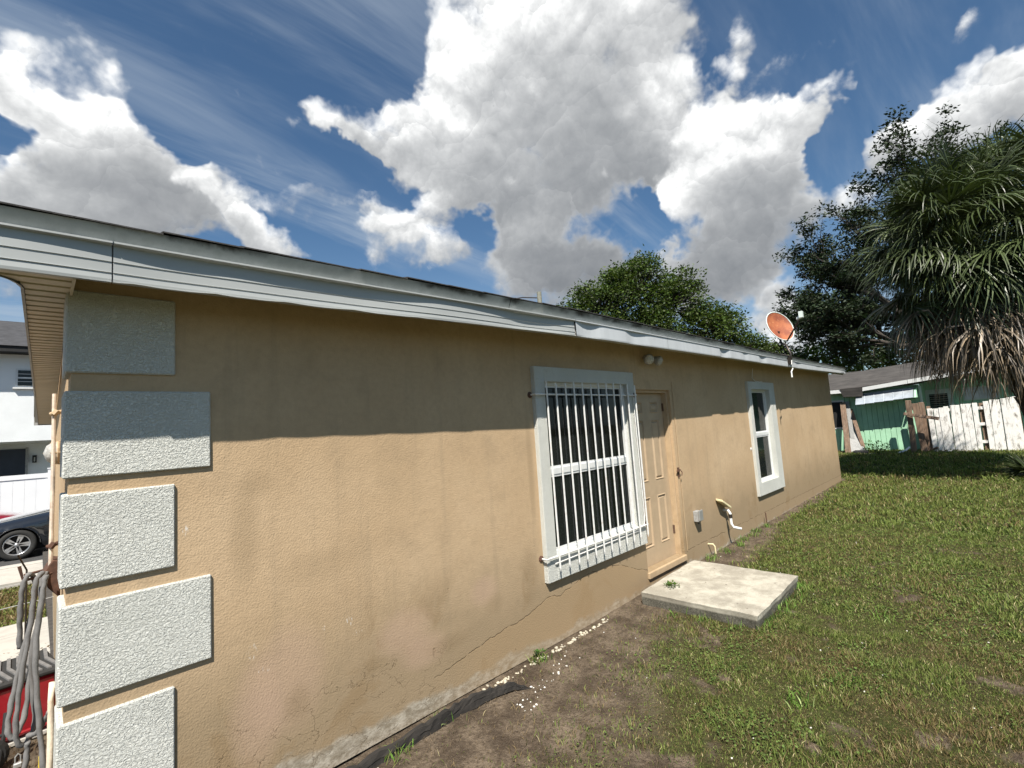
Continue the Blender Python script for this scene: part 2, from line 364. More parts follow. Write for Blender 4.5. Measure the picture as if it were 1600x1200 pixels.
    crack = t.math('MULTIPLY', t.math('MULTIPLY', t.ss(t.math('ABSOLUTE', line), .006, .0015), t.ss(x, 1.7, 2.2)), t.ss(t.noise(co, 9, 3), .40, .5))
    below = t.math('MULTIPLY', t.ss(line, .003, -.003), t.ss(x, 1.8, 2.6, 0, .38))
    c = t.mix(t.math('MULTIPLY', below, t.ss(x, 5.2, 4.4)), c, (0.33, 0.225, 0.12))
    # crazing near the near end of the wall
    wco = t.vmath('ADD', co, T_scale(t, t.noise(co, 3.5, 5, .65, color=True), .32))
    vo = t.new('ShaderNodeTexVoronoi', feature='DISTANCE_TO_EDGE'); t.put(vo.inputs['Vector'], t.mapping(wco, sc=(1.2, 1, 2.6))); vo.inputs['Scale'].default_value = 3.6
    crz = t.ss(vo.outputs['Distance'], .014, .003)
    region = t.math('MULTIPLY', t.math('MULTIPLY', t.ss(z, .50, .34), t.ss(x, 2.5, 1.7)), t.ss(t.noise(co, 3, 3), .38, .50, 0, .8))
    crack = t.math('MAXIMUM', crack, t.math('MULTIPLY', crz, region))
    # pin holes and dark specks
    sp = t.new('ShaderNodeTexVoronoi'); t.put(sp.inputs['Vector'], co); sp.inputs['Scale'].default_value = 9
    speck = t.math('MULTIPLY', t.ss(sp.outputs['Distance'], .075, .04), t.ss(z, 1.0, .5))
    crack = t.math('MAXIMUM', crack, t.math('MULTIPLY', speck, t.ss(t.noise(co, 2.2, 2), .46, .56)))
    c = t.mix(t.math('MULTIPLY', crack, .62), c, (0.10, 0.065, 0.035))
    t.link(c, b.inputs['Base Color']); b.inputs['Roughness'].default_value = 0.92; b.inputs['Specular IOR Level'].default_value = .15
    h = t.math('ADD', t.math('MULTIPLY', t.noise(t.mapping(co, rot=(.5, .35, .7)), 105, 1.6, .55, .15), 1.0), t.math('MULTIPLY', t.noise(t.mapping(co, rot=(.2, .6, .4)), 34, 2), .12))
    h = t.math('SUBTRACT', h, t.math('MULTIPLY', crack, .9)); h = t.math('ADD', h, t.math('MULTIPLY', med, 1.2))
    t.link(t.bump(h, .55, .0045), b.inputs['Normal'])
    return m
def T_scale(t, v, k):
    n = t.new('ShaderNodeVectorMath', operation='SCALE'); t.put(n.inputs[0], t.vmath('SUBTRACT', v, (.5, .5, .5))); n.inputs['Scale'].default_value = k; return n.outputs[0]
def knockdown_material():
    m, t, b = new_mat('white_textured_stucco'); co = wpos(t)
    n = t.noise(t.mapping(co, rot=(0, D2R(25), 0), sc=(1, 1, 1.2)), 98, 3, .55, .8); h = t.ss(n, .36, .62)
    big = t.noise(co, 3, 4); grime = t.ss(t.noise(co, 12, 6, .65), .52, .8, 0, .35)
    c = t.mix(t.ss(big, .3, .7), (.56, .565, .52), (.61, .615, .57)); c = t.mix(grime, c, (.36, .36, .33))
    c = t.mix(t.ss(n, .40, .30, 0, .35), c, (.30, .31, .30))
    t.link(c, b.inputs['Base Color']); b.inputs['Roughness'].default_value = .9; b.inputs['Specular IOR Level'].default_value = .2
    t.link(t.bump(t.math('ADD', h, t.math('MULTIPLY', t.noise(co, 260, 2), .15)), .9, .0045), b.inputs['Normal'])
    return m
def attr_leaf(name, rough=.55, trans=.25, spec=.3):
    m, t, b = new_mat(name); a = t.new('ShaderNodeAttribute'); a.attribute_name = 'tint'
    t.link(a.outputs['Color'], b.inputs['Base Color']); b.inputs['Roughness'].default_value = rough; b.inputs['Specular IOR Level'].default_value = spec
    if trans:
        tr = t.new('ShaderNodeBsdfTranslucent'); t.link(t.mix(1, a.outputs['Color'], (1.3, 1.5, .6, 1), 'MULTIPLY'), tr.inputs[0])
        mx = t.new('ShaderNodeMixShader'); mx.inputs[0].default_value = trans; out = [n for n in t.n if n.type == 'OUTPUT_MATERIAL'][0]
        t.link(b.outputs[0], mx.inputs[1]); t.link(tr.outputs[0], mx.inputs[2]); t.link(mx.outputs[0], out.inputs[0])
    return m
def glass_material(name, tint=(.02, .024, .024), refl=1.0, clear=.45):
    m, t, b = new_mat(name); b.inputs['Base Color'].default_value = (*tint, 1); b.inputs['Roughness'].default_value = .04
    b.inputs['IOR'].default_value = 1.5
    tr = t.new('ShaderNodeBsdfTransparent'); tr.inputs[0].default_value = (.7, .74, .72, 1); mx = t.new('ShaderNodeMixShader')
    lw = t.new('ShaderNodeFresnel'); lw.inputs[0].default_value = 1.5
    fac = t.math('MULTIPLY', t.math('SUBTRACT', 1.0, lw.outputs[0]), clear)
    out = [n for n in t.n if n.type == 'OUTPUT_MATERIAL'][0]
    t.link(fac, mx.inputs[0]); t.link(b.outputs[0], mx.inputs[1]); t.link(tr.outputs[0], mx.inputs[2]); t.link(mx.outputs[0], out.inputs[0])
    return m
def ground_material():
    m, t, b = new_mat('soil_and_turf'); co = wpos(t); a = t.new('ShaderNodeAttribute'); a.attribute_name = 'lawn'
    n1 = t.noise(co, 5, 6, .65); n2 = t.noise(co, 38, 5, .7); n3 = t.noise(co, 150, 3, .7)
    soil = t.mix(t.ss(n1, .35, .68), (.085, .064, .045), (.215, .168, .12)); soil = t.mix(t.ss(n2, .42, .66, 0, .75), soil, (.065, .048, .034))
    soil = t.mix(t.ss(n3, .60, .74, 0, .7), soil, (.42, .38, .31))
    turf = t.mix(t.ss(n2, .35, .65), (.035, .034, .013), (.095, .080, .036)); turf = t.mix(t.ss(n1, .4, .7, 0, .6), turf, (.055, .072, .018))
    c = t.mix(t.ss(a.outputs['Fac'], .15, .75), soil, turf)
    t.link(c, b.inputs['Base Color']); b.inputs['Roughness'].default_value = .97; b.inputs['Specular IOR Level'].default_value = .1
    t.link(t.bump(t.math('ADD', t.math('MULTIPLY', n2, 1.0), t.math('MULTIPLY', n3, .4)), .9, .03), b.inputs['Normal'])
    return m
M = {}
M['stucco'] = stucco_material(); M['knock'] = knockdown_material(); M['ground'] = ground_material()
M['foundation'] = mat('dark_foundation', (.05, .045, .04), .95, .4, 12, .01, 40)
M['fascia'] = mat('white_metal_fascia', (.345, .36, .355), .5, .06, 3, 0, dirt=(.36, .37, .36), dirt_amt=.35, dscale=5, stretch=(.5, 1, 2))
M['fascia2'] = mat('bare_metal_fascia', (.44, .46, .475), .42, .07, 6, 0, dirt=(.42, .44, .45), dirt_amt=.4, dscale=9, stretch=(1.4, 1, .3))
def drip_board():
    m, t, b = new_mat('weathered_fascia_board'); co = obco(t); x, y, z = t.sep(co)
    n = t.noise(t.mapping(co, sc=(1, 1, .5)), 14, 6, .7); n2 = t.noise(co, 2.2, 3)
    c = t.mix(t.ss(n, .3, .7), (.34, .35, .33), (.42, .43, .41))
    md = t.math('MULTIPLY', t.ss(t.math('ADD', z, t.math('MULTIPLY', n, .06)), 2.80, 2.835), t.ss(n2, .42, .6))
    c = t.mix(md, c, (.035, .033, .026)); t.link(c, b.inputs['Base Color']); b.inputs['Roughness'].default_value = .8
    return m
M['board'] = drip_board()
M['soffit'] = mat('beige_vinyl_soffit', (.56, .505, .40), .55, .08, 5)
M['soffit_white'] = mat('white_vinyl_soffit', (.6, .6, .57), .5, .06, 3)
M['shingle'] = mat('dark_asphalt_shingle', (.045, .043, .042), .95, .35, 30, .003, 300)
M['white_paint'] = mat('white_window_paint', (.62, .63, .62), .45, .05, 8, 0, dirt=(.42, .41, .38), dirt_amt=.3, dscale=14)
M['bars'] = mat('white_painted_iron', (.64, .64, .62), .45, .08, 30, .0006, 200, dirt=(.34, .20, .10), dirt_amt=.35, dscale=26)
M['glass'] = glass_material('dark_window_glass')
M['blind'] = mat('dark_vertical_blind', (.16, .16, .15), .7, .2, 4)
M['room'] = mat('dim_room_plaster', (.10, .10, .095), .9, .1, 2)
M['door'] = mat('tan_door_paint', (.38, .285, .185), .5, .08, 7, .0008, 60, dirt=(.34, .26, .17), dirt_amt=.4, dscale=5)
M['jamb'] = mat('cream_jamb_paint', (.42, .305, .185), .6, .1, 9, .001, 60, dirt=(.25, .16, .08), dirt_amt=.35, dscale=8)
M['dark_metal'] = mat('tarnished_dark_metal', (.06, .05, .042), .4, .3, 40, metal=.6)
M['rust'] = mat('rusty_iron', (.085, .040, .024), .85, .35, 40, .001, 200)
M['grey_metal'] = mat('galvanised_grey_metal', (.38, .38, .37), .45, .15, 20, metal=.5)
M['grey_plastic'] = mat('weathered_grey_plastic', (.30, .30, .29), .6, .25, 30)
M['pvc'] = mat('white_pvc', (.78, .78, .75), .35, .05, 10)
M['cream_sheet'] = mat('faded_cream_plastic', (.74, .66, .40), .6, .1, 8)
def slab_mat():
    m, t, b = new_mat('pale_weathered_concrete'); co = wpos(t); x, y, z = t.sep(co)
    n = t.noise(co, 4, 6, .65); n2 = t.noise(co, 70, 4, .7)
    top = t.mix(t.ss(n, .38, .66), (.29, .265, .215), (.46, .43, .355)); top = t.mix(t.ss(n2, .56, .70, 0, .55), top, (.19, .16, .12)); top = t.mix(t.ss(n2, .42, .30, 0, .5), top, (.60, .565, .49))
    sp = t.new('ShaderNodeTexVoronoi'); t.put(sp.inputs['Vector'], co); sp.inputs['Scale'].default_value = 6.5
    top = t.mix(t.ss(sp.outputs['Distance'], .07, .05, 0, .8), top, (.07, .05, .035))
    side = t.mix(t.ss(n2, .35, .7), (.075, .07, .055), (.17, .16, .13))            # cast sides much darker than the top
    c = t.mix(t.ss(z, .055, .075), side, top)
    t.link(c, b.inputs['Base Color']); b.inputs['Roughness'].default_value = .95; b.inputs['Specular IOR Level'].default_value = .2
    t.link(t.bump(t.math('ADD', n2, n), .6, .006), b.inputs['Normal']); return m
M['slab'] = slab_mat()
M['concrete'] = mat('pale_concrete', (.42, .40, .36), .9, .15, 4, .004, 60, dirt=(.25, .23, .2), dirt_amt=.5, dscale=4)
M['asphalt'] = mat('grey_asphalt', (.05, .05, .05), .95, .2, 20, .004, 150)
M['rotwood'] = mat('blackened_rotten_wood', (.020, .017, .014), .9, .5, 5, .004, 40, stretch=(1, 6, 6))
M['weatherwood'] = mat('weathered_brown_wood', (.19, .125, .085), .9, .35, 4, .003, 30, dirt=(.34, .29, .23), dirt_amt=.5, dscale=6, stretch=(5, 5, .6))
M['greypaintwood'] = mat('peeling_white_board', (.78, .76, .72), .85, .07, 9, .002, 40, dirt=(.20, .18, .155), dirt_amt=1.0, dscale=5, stretch=(2.2, 2.2, .9))
M['green'] = mat('mint_green_siding', (.36, .62, .42), .75, .10, 3, .001, 30, dirt=(.29, .45, .31), dirt_amt=.35, dscale=2)
M['greywhite'] = mat('faded_white_trim', (.60, .66, .62), .6, .08, 5)
M['aluminium'] = mat('dull_aluminium_awning', (.55, .60, .64), .35, .14, 5, metal=.55, dirt=(.75, .77, .8), dirt_amt=.3, dscale=2.5)
M['roof_grey'] = mat('weathered_grey_roof', (.055, .050, .046), .95, .35, 5, .004, 60, dirt=(.09, .08, .072), dirt_amt=.4, dscale=1.5, stretch=(.5, .5, 3))
M['roof_dark'] = mat('charcoal_shingle_roof', (.045, .045, .048), .95, .3, 4, .004, 60)
M['black'] = mat('black_shade', (.012, .012, .012), .8, .3, 10)
M['white_stucco_far'] = mat('white_render', (.72, .74, .74), .9, .05, 1.5, .006, 30)
M['vinyl'] = mat('white_vinyl', (.80, .81, .82), .35, .03, 2)
M['navy'] = mat('dark_navy_door_paint', (.012, .017, .032), .35, .2, 4)
M['black_paint'] = mat('black_car_paint', (.012, .014, .018), .12, .1, 2, coat=1.0)
M['red_paint'] = mat('dark_red_car_paint', (.20, .010, .018), .15, .1, 2, coat=1.0)
M['red_metal'] = mat('glossy_red_metal', (.26, .008, .016), .22, .12, 4, coat=.6, dirt=(.12, .02, .02), dirt_amt=.5, dscale=6)
M['tyre'] = mat('black_rubber', (.022, .022, .021), .85, .2, 30)
M['alloy'] = mat('silver_alloy', (.55, .56, .58), .3, .05, 10, metal=.8)
M['hose'] = mat('grey_fabric_hose', (.155, .15, .145), .85, .18, 20, .002, 250, dirt=(.09, .085, .08), dirt_amt=.6, dscale=12)
M['palmbark'] = mat('dark_fibrous_palm_bark', (.032, .026, .020), .95, .4, 12, .02, 30)
M['bark'] = mat('grey_brown_bark', (.055, .046, .038), .95, .3, 6, .02, 20, stretch=(3, 3, 1))
M['leaf'] = attr_leaf('green_leaf'); M['oakleaf'] = attr_leaf('oak_leaf', .6, .12, .25); M['frond'] = attr_leaf('palm_frond', .42, .08, .42); M['grass'] = attr_leaf('grass_blade', .6, .25, .2)
M['dish_face'] = None
def dish_mat():
    m, t, b = new_mat('rust_stained_orange_dish'); co = wpos(t)
    n = t.noise(co, 5, 5, .6); n2 = t.noise(co, 16, 6, .7)
    c = t.mix(t.ss(n, .35, .65), (.21, .055, .025), (.36, .115, .045)); c = t.mix(t.ss(n2, .60, .72, 0, .85), c, (.66, .36, .16)); c = t.mix(t.ss(n2, .38, .28, 0, .6), c, (.14, .04, .02))
    t.link(c, b.inputs['Base Color']); b.inputs['Roughness'].default_value = .7; return m
M['dish_face'] = dish_mat()
M['lens'] = mat('ribbed_lamp_glass', (.42, .41, .38), .25, .3, 60, .003, 90)

# ------------------------------------------------------------ ground and front street
def axis(segs):
    out = []
    for a, b_, n in segs: out += list(np.linspace(a, b_, n, endpoint=False))
    return np.array(out+[segs[-1][1]])
gx = axis([(-400, -30, 12), (-30, -2, 14), (-2, .8, 28), (.8, 7, 190), (7, 12, 80), (12, 24, 60), (24, 60, 12), (60, 500, 12)])
gy = axis([(-400, -20, 12), (-20, -3, 30), (-3, 2.9, 180), (2.9, 9, 30), (9, 30, 30), (30, 500, 14)])
GX, GY = np.meshgrid(gx, gy); gzz = ground_z(GX, GY)
gl = lawn(GX, GY); gl = np.where(GY > 3.0, .25+.75*sstep(fbm(GX, GY, .8, 3, 3), .35, .55)*sstep(GY, 8.4, 9.0), gl)
nearm = (np.abs(GX) < 30) & (GY < 30)
gzz = gzz + nearm*(.022*(fbm(GX, GY, 3.0, 4, 2)-.5)+.012*(fbm(GX, GY, 14, 2, 9)-.5))
V = np.c_[GX.ravel(), GY.ravel(), gzz.ravel()]; nx = len(gx); ii = np.arange(len(gy)-1)[:, None]*nx+np.arange(nx-1)[None, :]
F = np.stack([ii, ii+1, ii+nx+1, ii+nx], -1).reshape(-1, 4)
tag(link_mesh('ground', fast_mesh('ground', V, F, {'lawn': gl.ravel()}, True), M['ground']), kind='structure')
def gz(x, y): return float(ground_z(x, y))
tag(MB().box(-30, 2.5, 12.0, 13.7, -.4, -.19).build('pavement', M['concrete']), kind='structure')
tag(MB().box(-30, 2.5, 6.7, 8.3, -.2, gz(0, 6.7)+.015).build('front_path', M['concrete']), kind='structure')
tag(MB().box(-60, 60, 14.0, 21.5, -.5, -.255).build('road', M['asphalt']), kind='structure')
tag(MB().box(-60, 60, 13.75, 13.98, -.5, -.17).build('kerb', M['concrete'], bevel=.02), kind='structure')

# ------------------------------------------------------------ the stucco house
HY = 2.9
house = thing('stucco_house', (0, HY, 0), 'long single storey tan stucco house with white quoin blocks and barred window', 'house')
W1 = (3.26, 4.64, .70, 2.24); DR = (4.80, 5.68, .17, 2.19); W2 = (8.44, 9.33, .69, 2.235)      # openings x0 x1 z0 z1
def wall_front():
    mb = MB(); X0, X1, Z0, Z1 = .105, 14.02, -.03, 2.74
    ops = (W1, DR, W2); cuts = [X0]+[v for o in ops for v in (o[0], o[1])]+[X1]
    for i in range(len(cuts)-1):
        a, b_ = cuts[i], cuts[i+1]; op = [o for o in ops if abs(o[0]-a) < 1e-6]
        spans = [(Z0, Z1)] if not op else [(Z0, op[0][2]), (op[0][3], Z1)]
        for z0, z1 in spans: mb.box(a, b_, HY, HY+.2, z0, z1)
    return mb
def wall_mesh():
    me = wall_front().mesh('wall'); bm = bmesh.new(); bm.from_mesh(me); bmesh.ops.remove_doubles(bm, verts=bm.verts, dist=1e-4)
    # drop the internal faces between neighbouring boxes
    seen = {}
    for f in bm.faces: seen.setdefault(tuple(round(c, 3) for c in f.calc_center_median()), []).append(f)
    bmesh.ops.delete(bm, geom=[f for fs in seen.values() if len(fs) > 1 for f in fs], context='FACES'); bm.to_mesh(me); bm.free(); return me
link_mesh('wall', wall_mesh(), M['stucco'], house)
TX = .0155                                                              # the end wall runs very slightly out of square
MB().prism([(.105, 3.1, 0), (.125, HY+.2, 0), (.30, HY+.2, 0), (.47, 13.9, 0), (.27, 13.9, 0)], (0, 0, 2.7)).build('wall', M['stucco'], house)
MB().box(.27, 14.02, 13.7, 13.9, 0, 2.7).build('wall', M['stucco'], house)
MB().box(13.82, 14.02, 3.1, 13.7, 0, 2.7).build('wall', M['stucco'], house)
MB().box(.14, 13.98, HY+.035, 13.85, -.4, -.002).build('foundation', M['foundation'], house)
# quoins
rows = [(2.205, 2.585, 0), (1.735, 2.122, 1), (1.27, 1.665, 0), (.79, 1.195, 1), (.33, .718, 0)]
for z0, z1, long_ in rows:
    x1 = .645 if long_ else .492
    MB().box(.083, x1, HY-.016, HY+.26, z0, z1).build('quoin', M['knock'], house, bevel=.006)
# interior, dark
MB().box(.4, 13.8, HY+2.4, HY+2.5, .0, 2.6).build('inner_wall', M['room'], house)
MB().box(.4, 13.8, HY+.25, HY+2.4, .02, .06).build('inner_floor', M['room'], house)
MB().box(.4, 13.8, HY+.25, HY+2.4, 2.55, 2.6).build('inner_ceiling', M['room'], house)
def window(o, outer, rec, label, mull, blinds):
    x0, x1, z0, z1 = o; ox0, ox1, oz0, oz1 = outer; t = .045
    wd = thing('window', (x0, HY, z0), None, None); wd.parent = house; wd.location = (x0, 0, z0)
    if label: wd['label'] = label
    for nm, b_ in (('surround', (ox0, x0+.002, oz0, oz1)), ('surround', (x1-.002, ox1, oz0, oz1)), ('surround', (x0+.002, x1-.002, z1-.002, oz1)), ('surround', (x0+.002, x1-.002, oz0, z0+.002))):
        MB().box(b_[0], b_[1], HY-t, HY+rec, b_[2], b_[3]).build(nm, M['knock'], wd, bevel=.004)
    y = HY+rec; fr = .028
    for b_ in ((x0, x0+fr, z0, z1), (x1-fr, x1, z0, z1), (x0+fr, x1-fr, z1-fr, z1), (x0+fr, x1-fr, z0, z0+fr)):
        MB().box(b_[0], b_[1], y-.005, y+.06, b_[2], b_[3]).build('frame', M['white_paint'], wd, bevel=.003)
    zm = mull
    MB().box(x0+fr, x1-fr, y+.0, y+.045, zm-.03, zm+.03).build('meeting_rail', M['white_paint'], wd, bevel=.003)
    for (a, b2, yy) in ((z0+fr, zm-.03, y+.018), (zm+.03, z1-fr, y+.03)):
        s = MB()
        for b_ in ((x0+fr, x0+fr+.016, a, b2), (x1-fr-.016, x1-fr, a, b2), (x0+fr+.016, x1-fr-.016, b2-.02, b2), (x0+fr+.016, x1-fr-.016, a, a+.016)): s.box(b_[0], b_[1], yy-.012, yy+.02, b_[2], b_[3])
        s.build('sash', M['white_paint'], wd)
        MB().box(x0+fr+.016, x1-fr-.016, yy, yy+.005, a+.02, b2-.02).build('pane', M['glass'], wd)
    MB().box(x0-.0, x1+.0, HY+.0, y-.004, z0-.03, z0+.004).build('sill', M['white_paint'], wd)
    if blinds:
        n = blinds
        for i in range(n):
            cx = x0+.06+(x1-x0-.12)*(i+.5)/n; Mx = Matrix.Translation((cx, y+.12, 0)) @ Matrix.Rotation(D2R(28+random.uniform(-8, 8)), 4, 'Z')
            MB().box(-.04, .04, -.001, .001, z0+.06, z1-.05, Mx).build('blind_slat', M['blind'], wd)
        MB().box(x0+.03, x1-.03, y+.10, y+.14, z1-.05, z1-.01).build('blind_rail', M['blind'], wd)
    return wd
w1 = window(W1, (3.13, 4.777, .495, 2.373), .012, 'wide sliding window behind white bars', 1.42, 16)
w2 = window(W2, (8.31, 9.602, .488, 2.362), .035, 'narrow unbarred sash window', 1.47, 0)
MB().box(8.6, 9.1, HY+.5, HY+.9, .8, 1.25).build('clutter', M['grey_plastic'], w2, bevel=.02)
MB().box(8.75, 9.25, HY+.6, HY+.62, 1.3, 1.75).build('clutter', M['greywhite'], w2, bevel=.01)
# iron guard
gd = thing('window_guard', (3.13, HY, .6), None, None); gd.parent = house; gd.location = (3.13, 0, .6); gd['label'] = 'white iron bars over the wide window'
for i in range(12):
    bx = 3.235+(4.70-3.235)*i/11 + random.uniform(-.006, .006); ybar = HY-.088
    tipz = .60+random.uniform(-.008, .008); topz = 2.23+random.uniform(-.01, .01)
    if i == 11: bx += .02
    MB().tube([(bx+.008, ybar, tipz-.028), (bx+.008, ybar, tipz), (bx, ybar-.003*(i % 2), 1.4), (bx-.004, ybar, topz)], [.002, .0085, .0085, .0085], 6).build('bar', M['bars'], gd, smooth=False)
for zb in (2.118, .705):
    MB().tube([(3.105, HY+.01, zb), (3.10, ybar+.016, zb), (3.16, ybar+.020, zb), (4.72, ybar+.020, zb-.004), (4.765, ybar+.016, zb), (4.775, HY-.03, zb)], .0085, 6).build('cross_bar', M['bars'], gd)
    for xx in (3.10, 4.77): MB().lathe([(0, -.001), (.028, 0), (.026, .008), (.012, .014), (0, .016)], (xx, HY-.0 if xx < 4 else HY-.045, zb), (0, -1, 0), 10).build('wall_flange', M['rust'], gd)
MB().tube([(3.22, ybar+.03, .645), (4.60, ybar+.035, .66), (4.72, ybar+.034, .70), (4.735, ybar+.03, .80), (4.72, ybar+.03, 2.1)], .006, 6).build('cross_bar', M['bars'], gd)
# door
dy = HY+.10
dr = thing('door', (4.81, HY, .17), None, None); dr.parent = house; dr.location = (4.83, .10, .17); dr['label'] = 'tan six panel door right of the barred window'
def door_leaf():
    mb = MB(); X0, X1, Z0, Z1 = 4.835, 5.645, .172, 2.155
    px = [(4.955, 5.155), (5.325, 5.525)]; pz = [(.37, .93), (1.11, 1.83), (1.915, 2.05)]
    xs = sorted({X0, X1, *[v for p in px for v in p]}); zs = sorted({Z0, Z1, *[v for p in pz for v in p]})
    for i in range(len(xs)-1):
        for j in range(len(zs)-1):
            a, b_, c, d = xs[i], xs[i+1], zs[j], zs[j+1]
            if (a, b_) in px and (c, d) in pz:
                def ring(k, dep): return [(a+k, dy+dep, c+k), (b_-k, dy+dep, c+k), (b_-k, dy+dep, d-k), (a+k, dy+dep, d-k)]
                rs = [ring(0, 0), ring(.008, -.007), ring(.018, .012), ring(.03, .012), ring(.042, .0)]
                for r0, r1 in zip(rs, rs[1:]):
                    for q in range(4): mb.quad(r0[q], r0[(q+1) % 4], r1[(q+1) % 4], r1[q])
                mb.quad(*rs[-1])
            else: mb.quad((a, dy, c), (b_, dy, c), (b_, dy, d), (a, dy, d))
    mb.quad((X0, dy, Z0), (X0, dy+.04, Z0), (X0, dy+.04, Z1), (X0, dy, Z1)); mb.quad((X1, dy, Z0), (X1, dy+.04, Z0), (X1, dy+.04, Z1), (X1, dy, Z1))
    return mb
door_leaf().build('leaf', M['door'], dr)
for b_ in ((4.80, 4.832, .17, 2.19), (5.648, 5.68, .17, 2.19), (4.832, 5.648, 2.158, 2.19)):
    MB().box(b_[0], b_[1], HY+.035, HY+.16, b_[2], b_[3]).build('jamb', M['jamb'], dr, bevel=.002)
MB().box(4.79, 5.69, HY-.025, HY+.18, .10, .168).build('threshold', M['jamb'], dr, bevel=.006)
MB().box(4.835, 5.645, dy+.045, dy+.06, .17, 2.16).build('backing', M['black'], dr)
MB().lathe([(.026, 0), (.026, .006), (.012, .012), (.011, .03), (.024, .038), (.029, .052), (.024, .064), (0, .068)], (4.90, dy, 1.06), (0, -1, 0), 14).build('knob', M['dark_metal'], dr, smooth=True)
MB().lathe([(.03, 0), (.03, .008), (.016, .014), (0, .016)], (4.90, dy, 1.20), (0, -1, 0), 14).build('deadbolt', M['dark_metal'], dr, smooth=True)
for z in (.42, 1.93): MB().tube([(5.648, dy-.012, z), (5.648, dy-.012, z+.10)], 0.006, 8).box(5.63, 5.645, dy-.004, dy-.001, z, z+.1).build('hinge', M['rust'], dr)
MB().box(5.69, 5.72, HY-.012, HY+.002, 1.10, 1.22).box(5.65, 5.70, HY-.03, HY-.012, 1.17, 1.19).tube([(5.70, HY-.03, 1.20), (5.715, HY-.05, 1.16), (5.70, HY-.05, 1.12)], .006).build('latch', M['rust'], dr)
MB().tube([(5.745, HY-.008, .2), (5.745, HY-.010, 2.3)], .004, 5).build('conduit_wire', M['jamb'], dr)

# eave: fascia in lengths, upper board, shingles
def interp(x, tb): return float(np.interp(x, [a for a, _ in tb], [b_ for _, b_ in tb]))
ZB = [(-.4, 2.545), (.2, 2.553), (3.3, 2.60), (8, 2.612), (10.6, 2.617), (13.9, 2.652)]
ZL = [(-.4, 2.722), (.2, 2.728), (3.3, 2.745), (10.6, 2.735), (13.9, 2.742)]
ZT = [(-.4, 2.783), (.77, 2.802), (3.35, 2.822), (10.6, 2.79), (13.9, 2.785)]
EO = [(-.4, .352), (.6, .352), (3, .395), (6, .385), (9, .365), (14, .36)]
def fascia_profile(x, ribbed):
    e = interp(x, EO); zb, zl = interp(x, ZB), interp(x, ZL); n = float(fbm(x*1.0, 3.3, 1.35 if ribbed else .9, 2, 4))
    n2 = float(vnoise(x, 7.7, 2.6, 6)); ov = (.016+.030*sstep(n, .3, .7)) if ribbed else (.004+.024*sstep(n2, .55, .9)*(1 if x < 9 else .6))
    y = HY-e; f = y+float(ov); h = zl-zb
    P = [(y+.040, zl+.002), (y-.004, zl-.004), (y-.004, zl-.012), (f, zl-.016)]
    if ribbed: P += [(f-.0015, zb+h*.515), (f-.0055, zb+h*.505), (f-.0015, zb+h*.485), (f-.002, zb+h*.245), (f-.0065, zb+h*.232), (f-.002, zb+h*.212)]
    P += [(f-.004, zb+.012), (f-.002, zb), (f+.03, zb+.003)]
    return P
def fascia_len(x0, x1, ribbed, m):
    n = max(3, int((x1-x0)/.06)); rws = []
    for i in range(n+1):
        x = x0+(x1-x0)*i/n; rws.append([(x, y, z) for y, z in fascia_profile(x, ribbed)])
    MB().grid(rws).build('fascia_panel', m, house)
for a, b_, rb, m in ((-.55, .213, True, M['fascia']), (.218, 3.33, True, M['fascia']), (3.335, 5.0, False, M['fascia2']), (5.005, 9.45, False, M['fascia2']), (9.50, 14.12, False, M['fascia2'])):
    fascia_len(a, b_, rb, m)
for a, b_ in ((-.55, 2.55), (2.555, 8.0), (8.005, 14.12)):
    rws = []
    for i in range(41):
        x = a+(b_-a)*i/40; e = interp(x, EO); rws.append([(x, HY-e+.036, interp(x, ZL)-.01), (x, HY-e-.002, interp(x, ZT)), (x, HY-e+.2, interp(x, ZT)+.02)])
    MB().grid(rws).build('fascia_board', M['board'], house)
MB().box(-.04, 14.12, HY-.30, HY-.28, 2.63, 2.75).build('sub_fascia', M['board'], house)
slope = .24
sh_me = []
for v in range(4):
    mb = MB(); lift = .0012*v
    mb.box(0, .318+.006*v, 0, .30, 0, .006); me = mb.mesh('shingle')
    for vv in me.vertices: vv.co.z += vv.co.y*slope + (lift if vv.co.y < .1 else 0)
    me.materials.append(M['shingle']); sh_me.append(me)
x = -.56; k = 0
while x < 14.1:
    e = interp(x, EO); o = bpy.data.objects.new('shingle', sh_me[random.randrange(4)]); COL.objects.link(o); o.parent = house
    o.location = (x, -e-.012+random.uniform(-.004, .004), interp(x, ZT)+.003+.0015*(k % 2)); o.rotation_euler = (0, random.uniform(-.006, .006), 0); x += .315; k += 1
RY = 8.4; ze = 2.80
MB().prism([(-.045, HY-.33, ze), (-.045, RY, ze+(RY-HY+.33)*slope), (-.045, 14.2, ze), (-.045, 14.2, ze-.06), (-.045, RY, ze+(RY-HY+.33)*slope-.08), (-.045, HY-.30, ze-.06)], (14.145, 0, 0)).build('roof', M['shingle'], house)
MB().prism([(14.0, HY, 2.7), (14.0, 13.9, 2.7), (14.0, RY, 4.05)], (-.15, 0, 0)).build('gable', M['stucco'], house)
MB().prism([(.20, HY, 2.7), (.35, 13.9, 2.7), (.30, RY, 4.05)], (.1, 0, 0)).build('gable', M['stucco'], house)
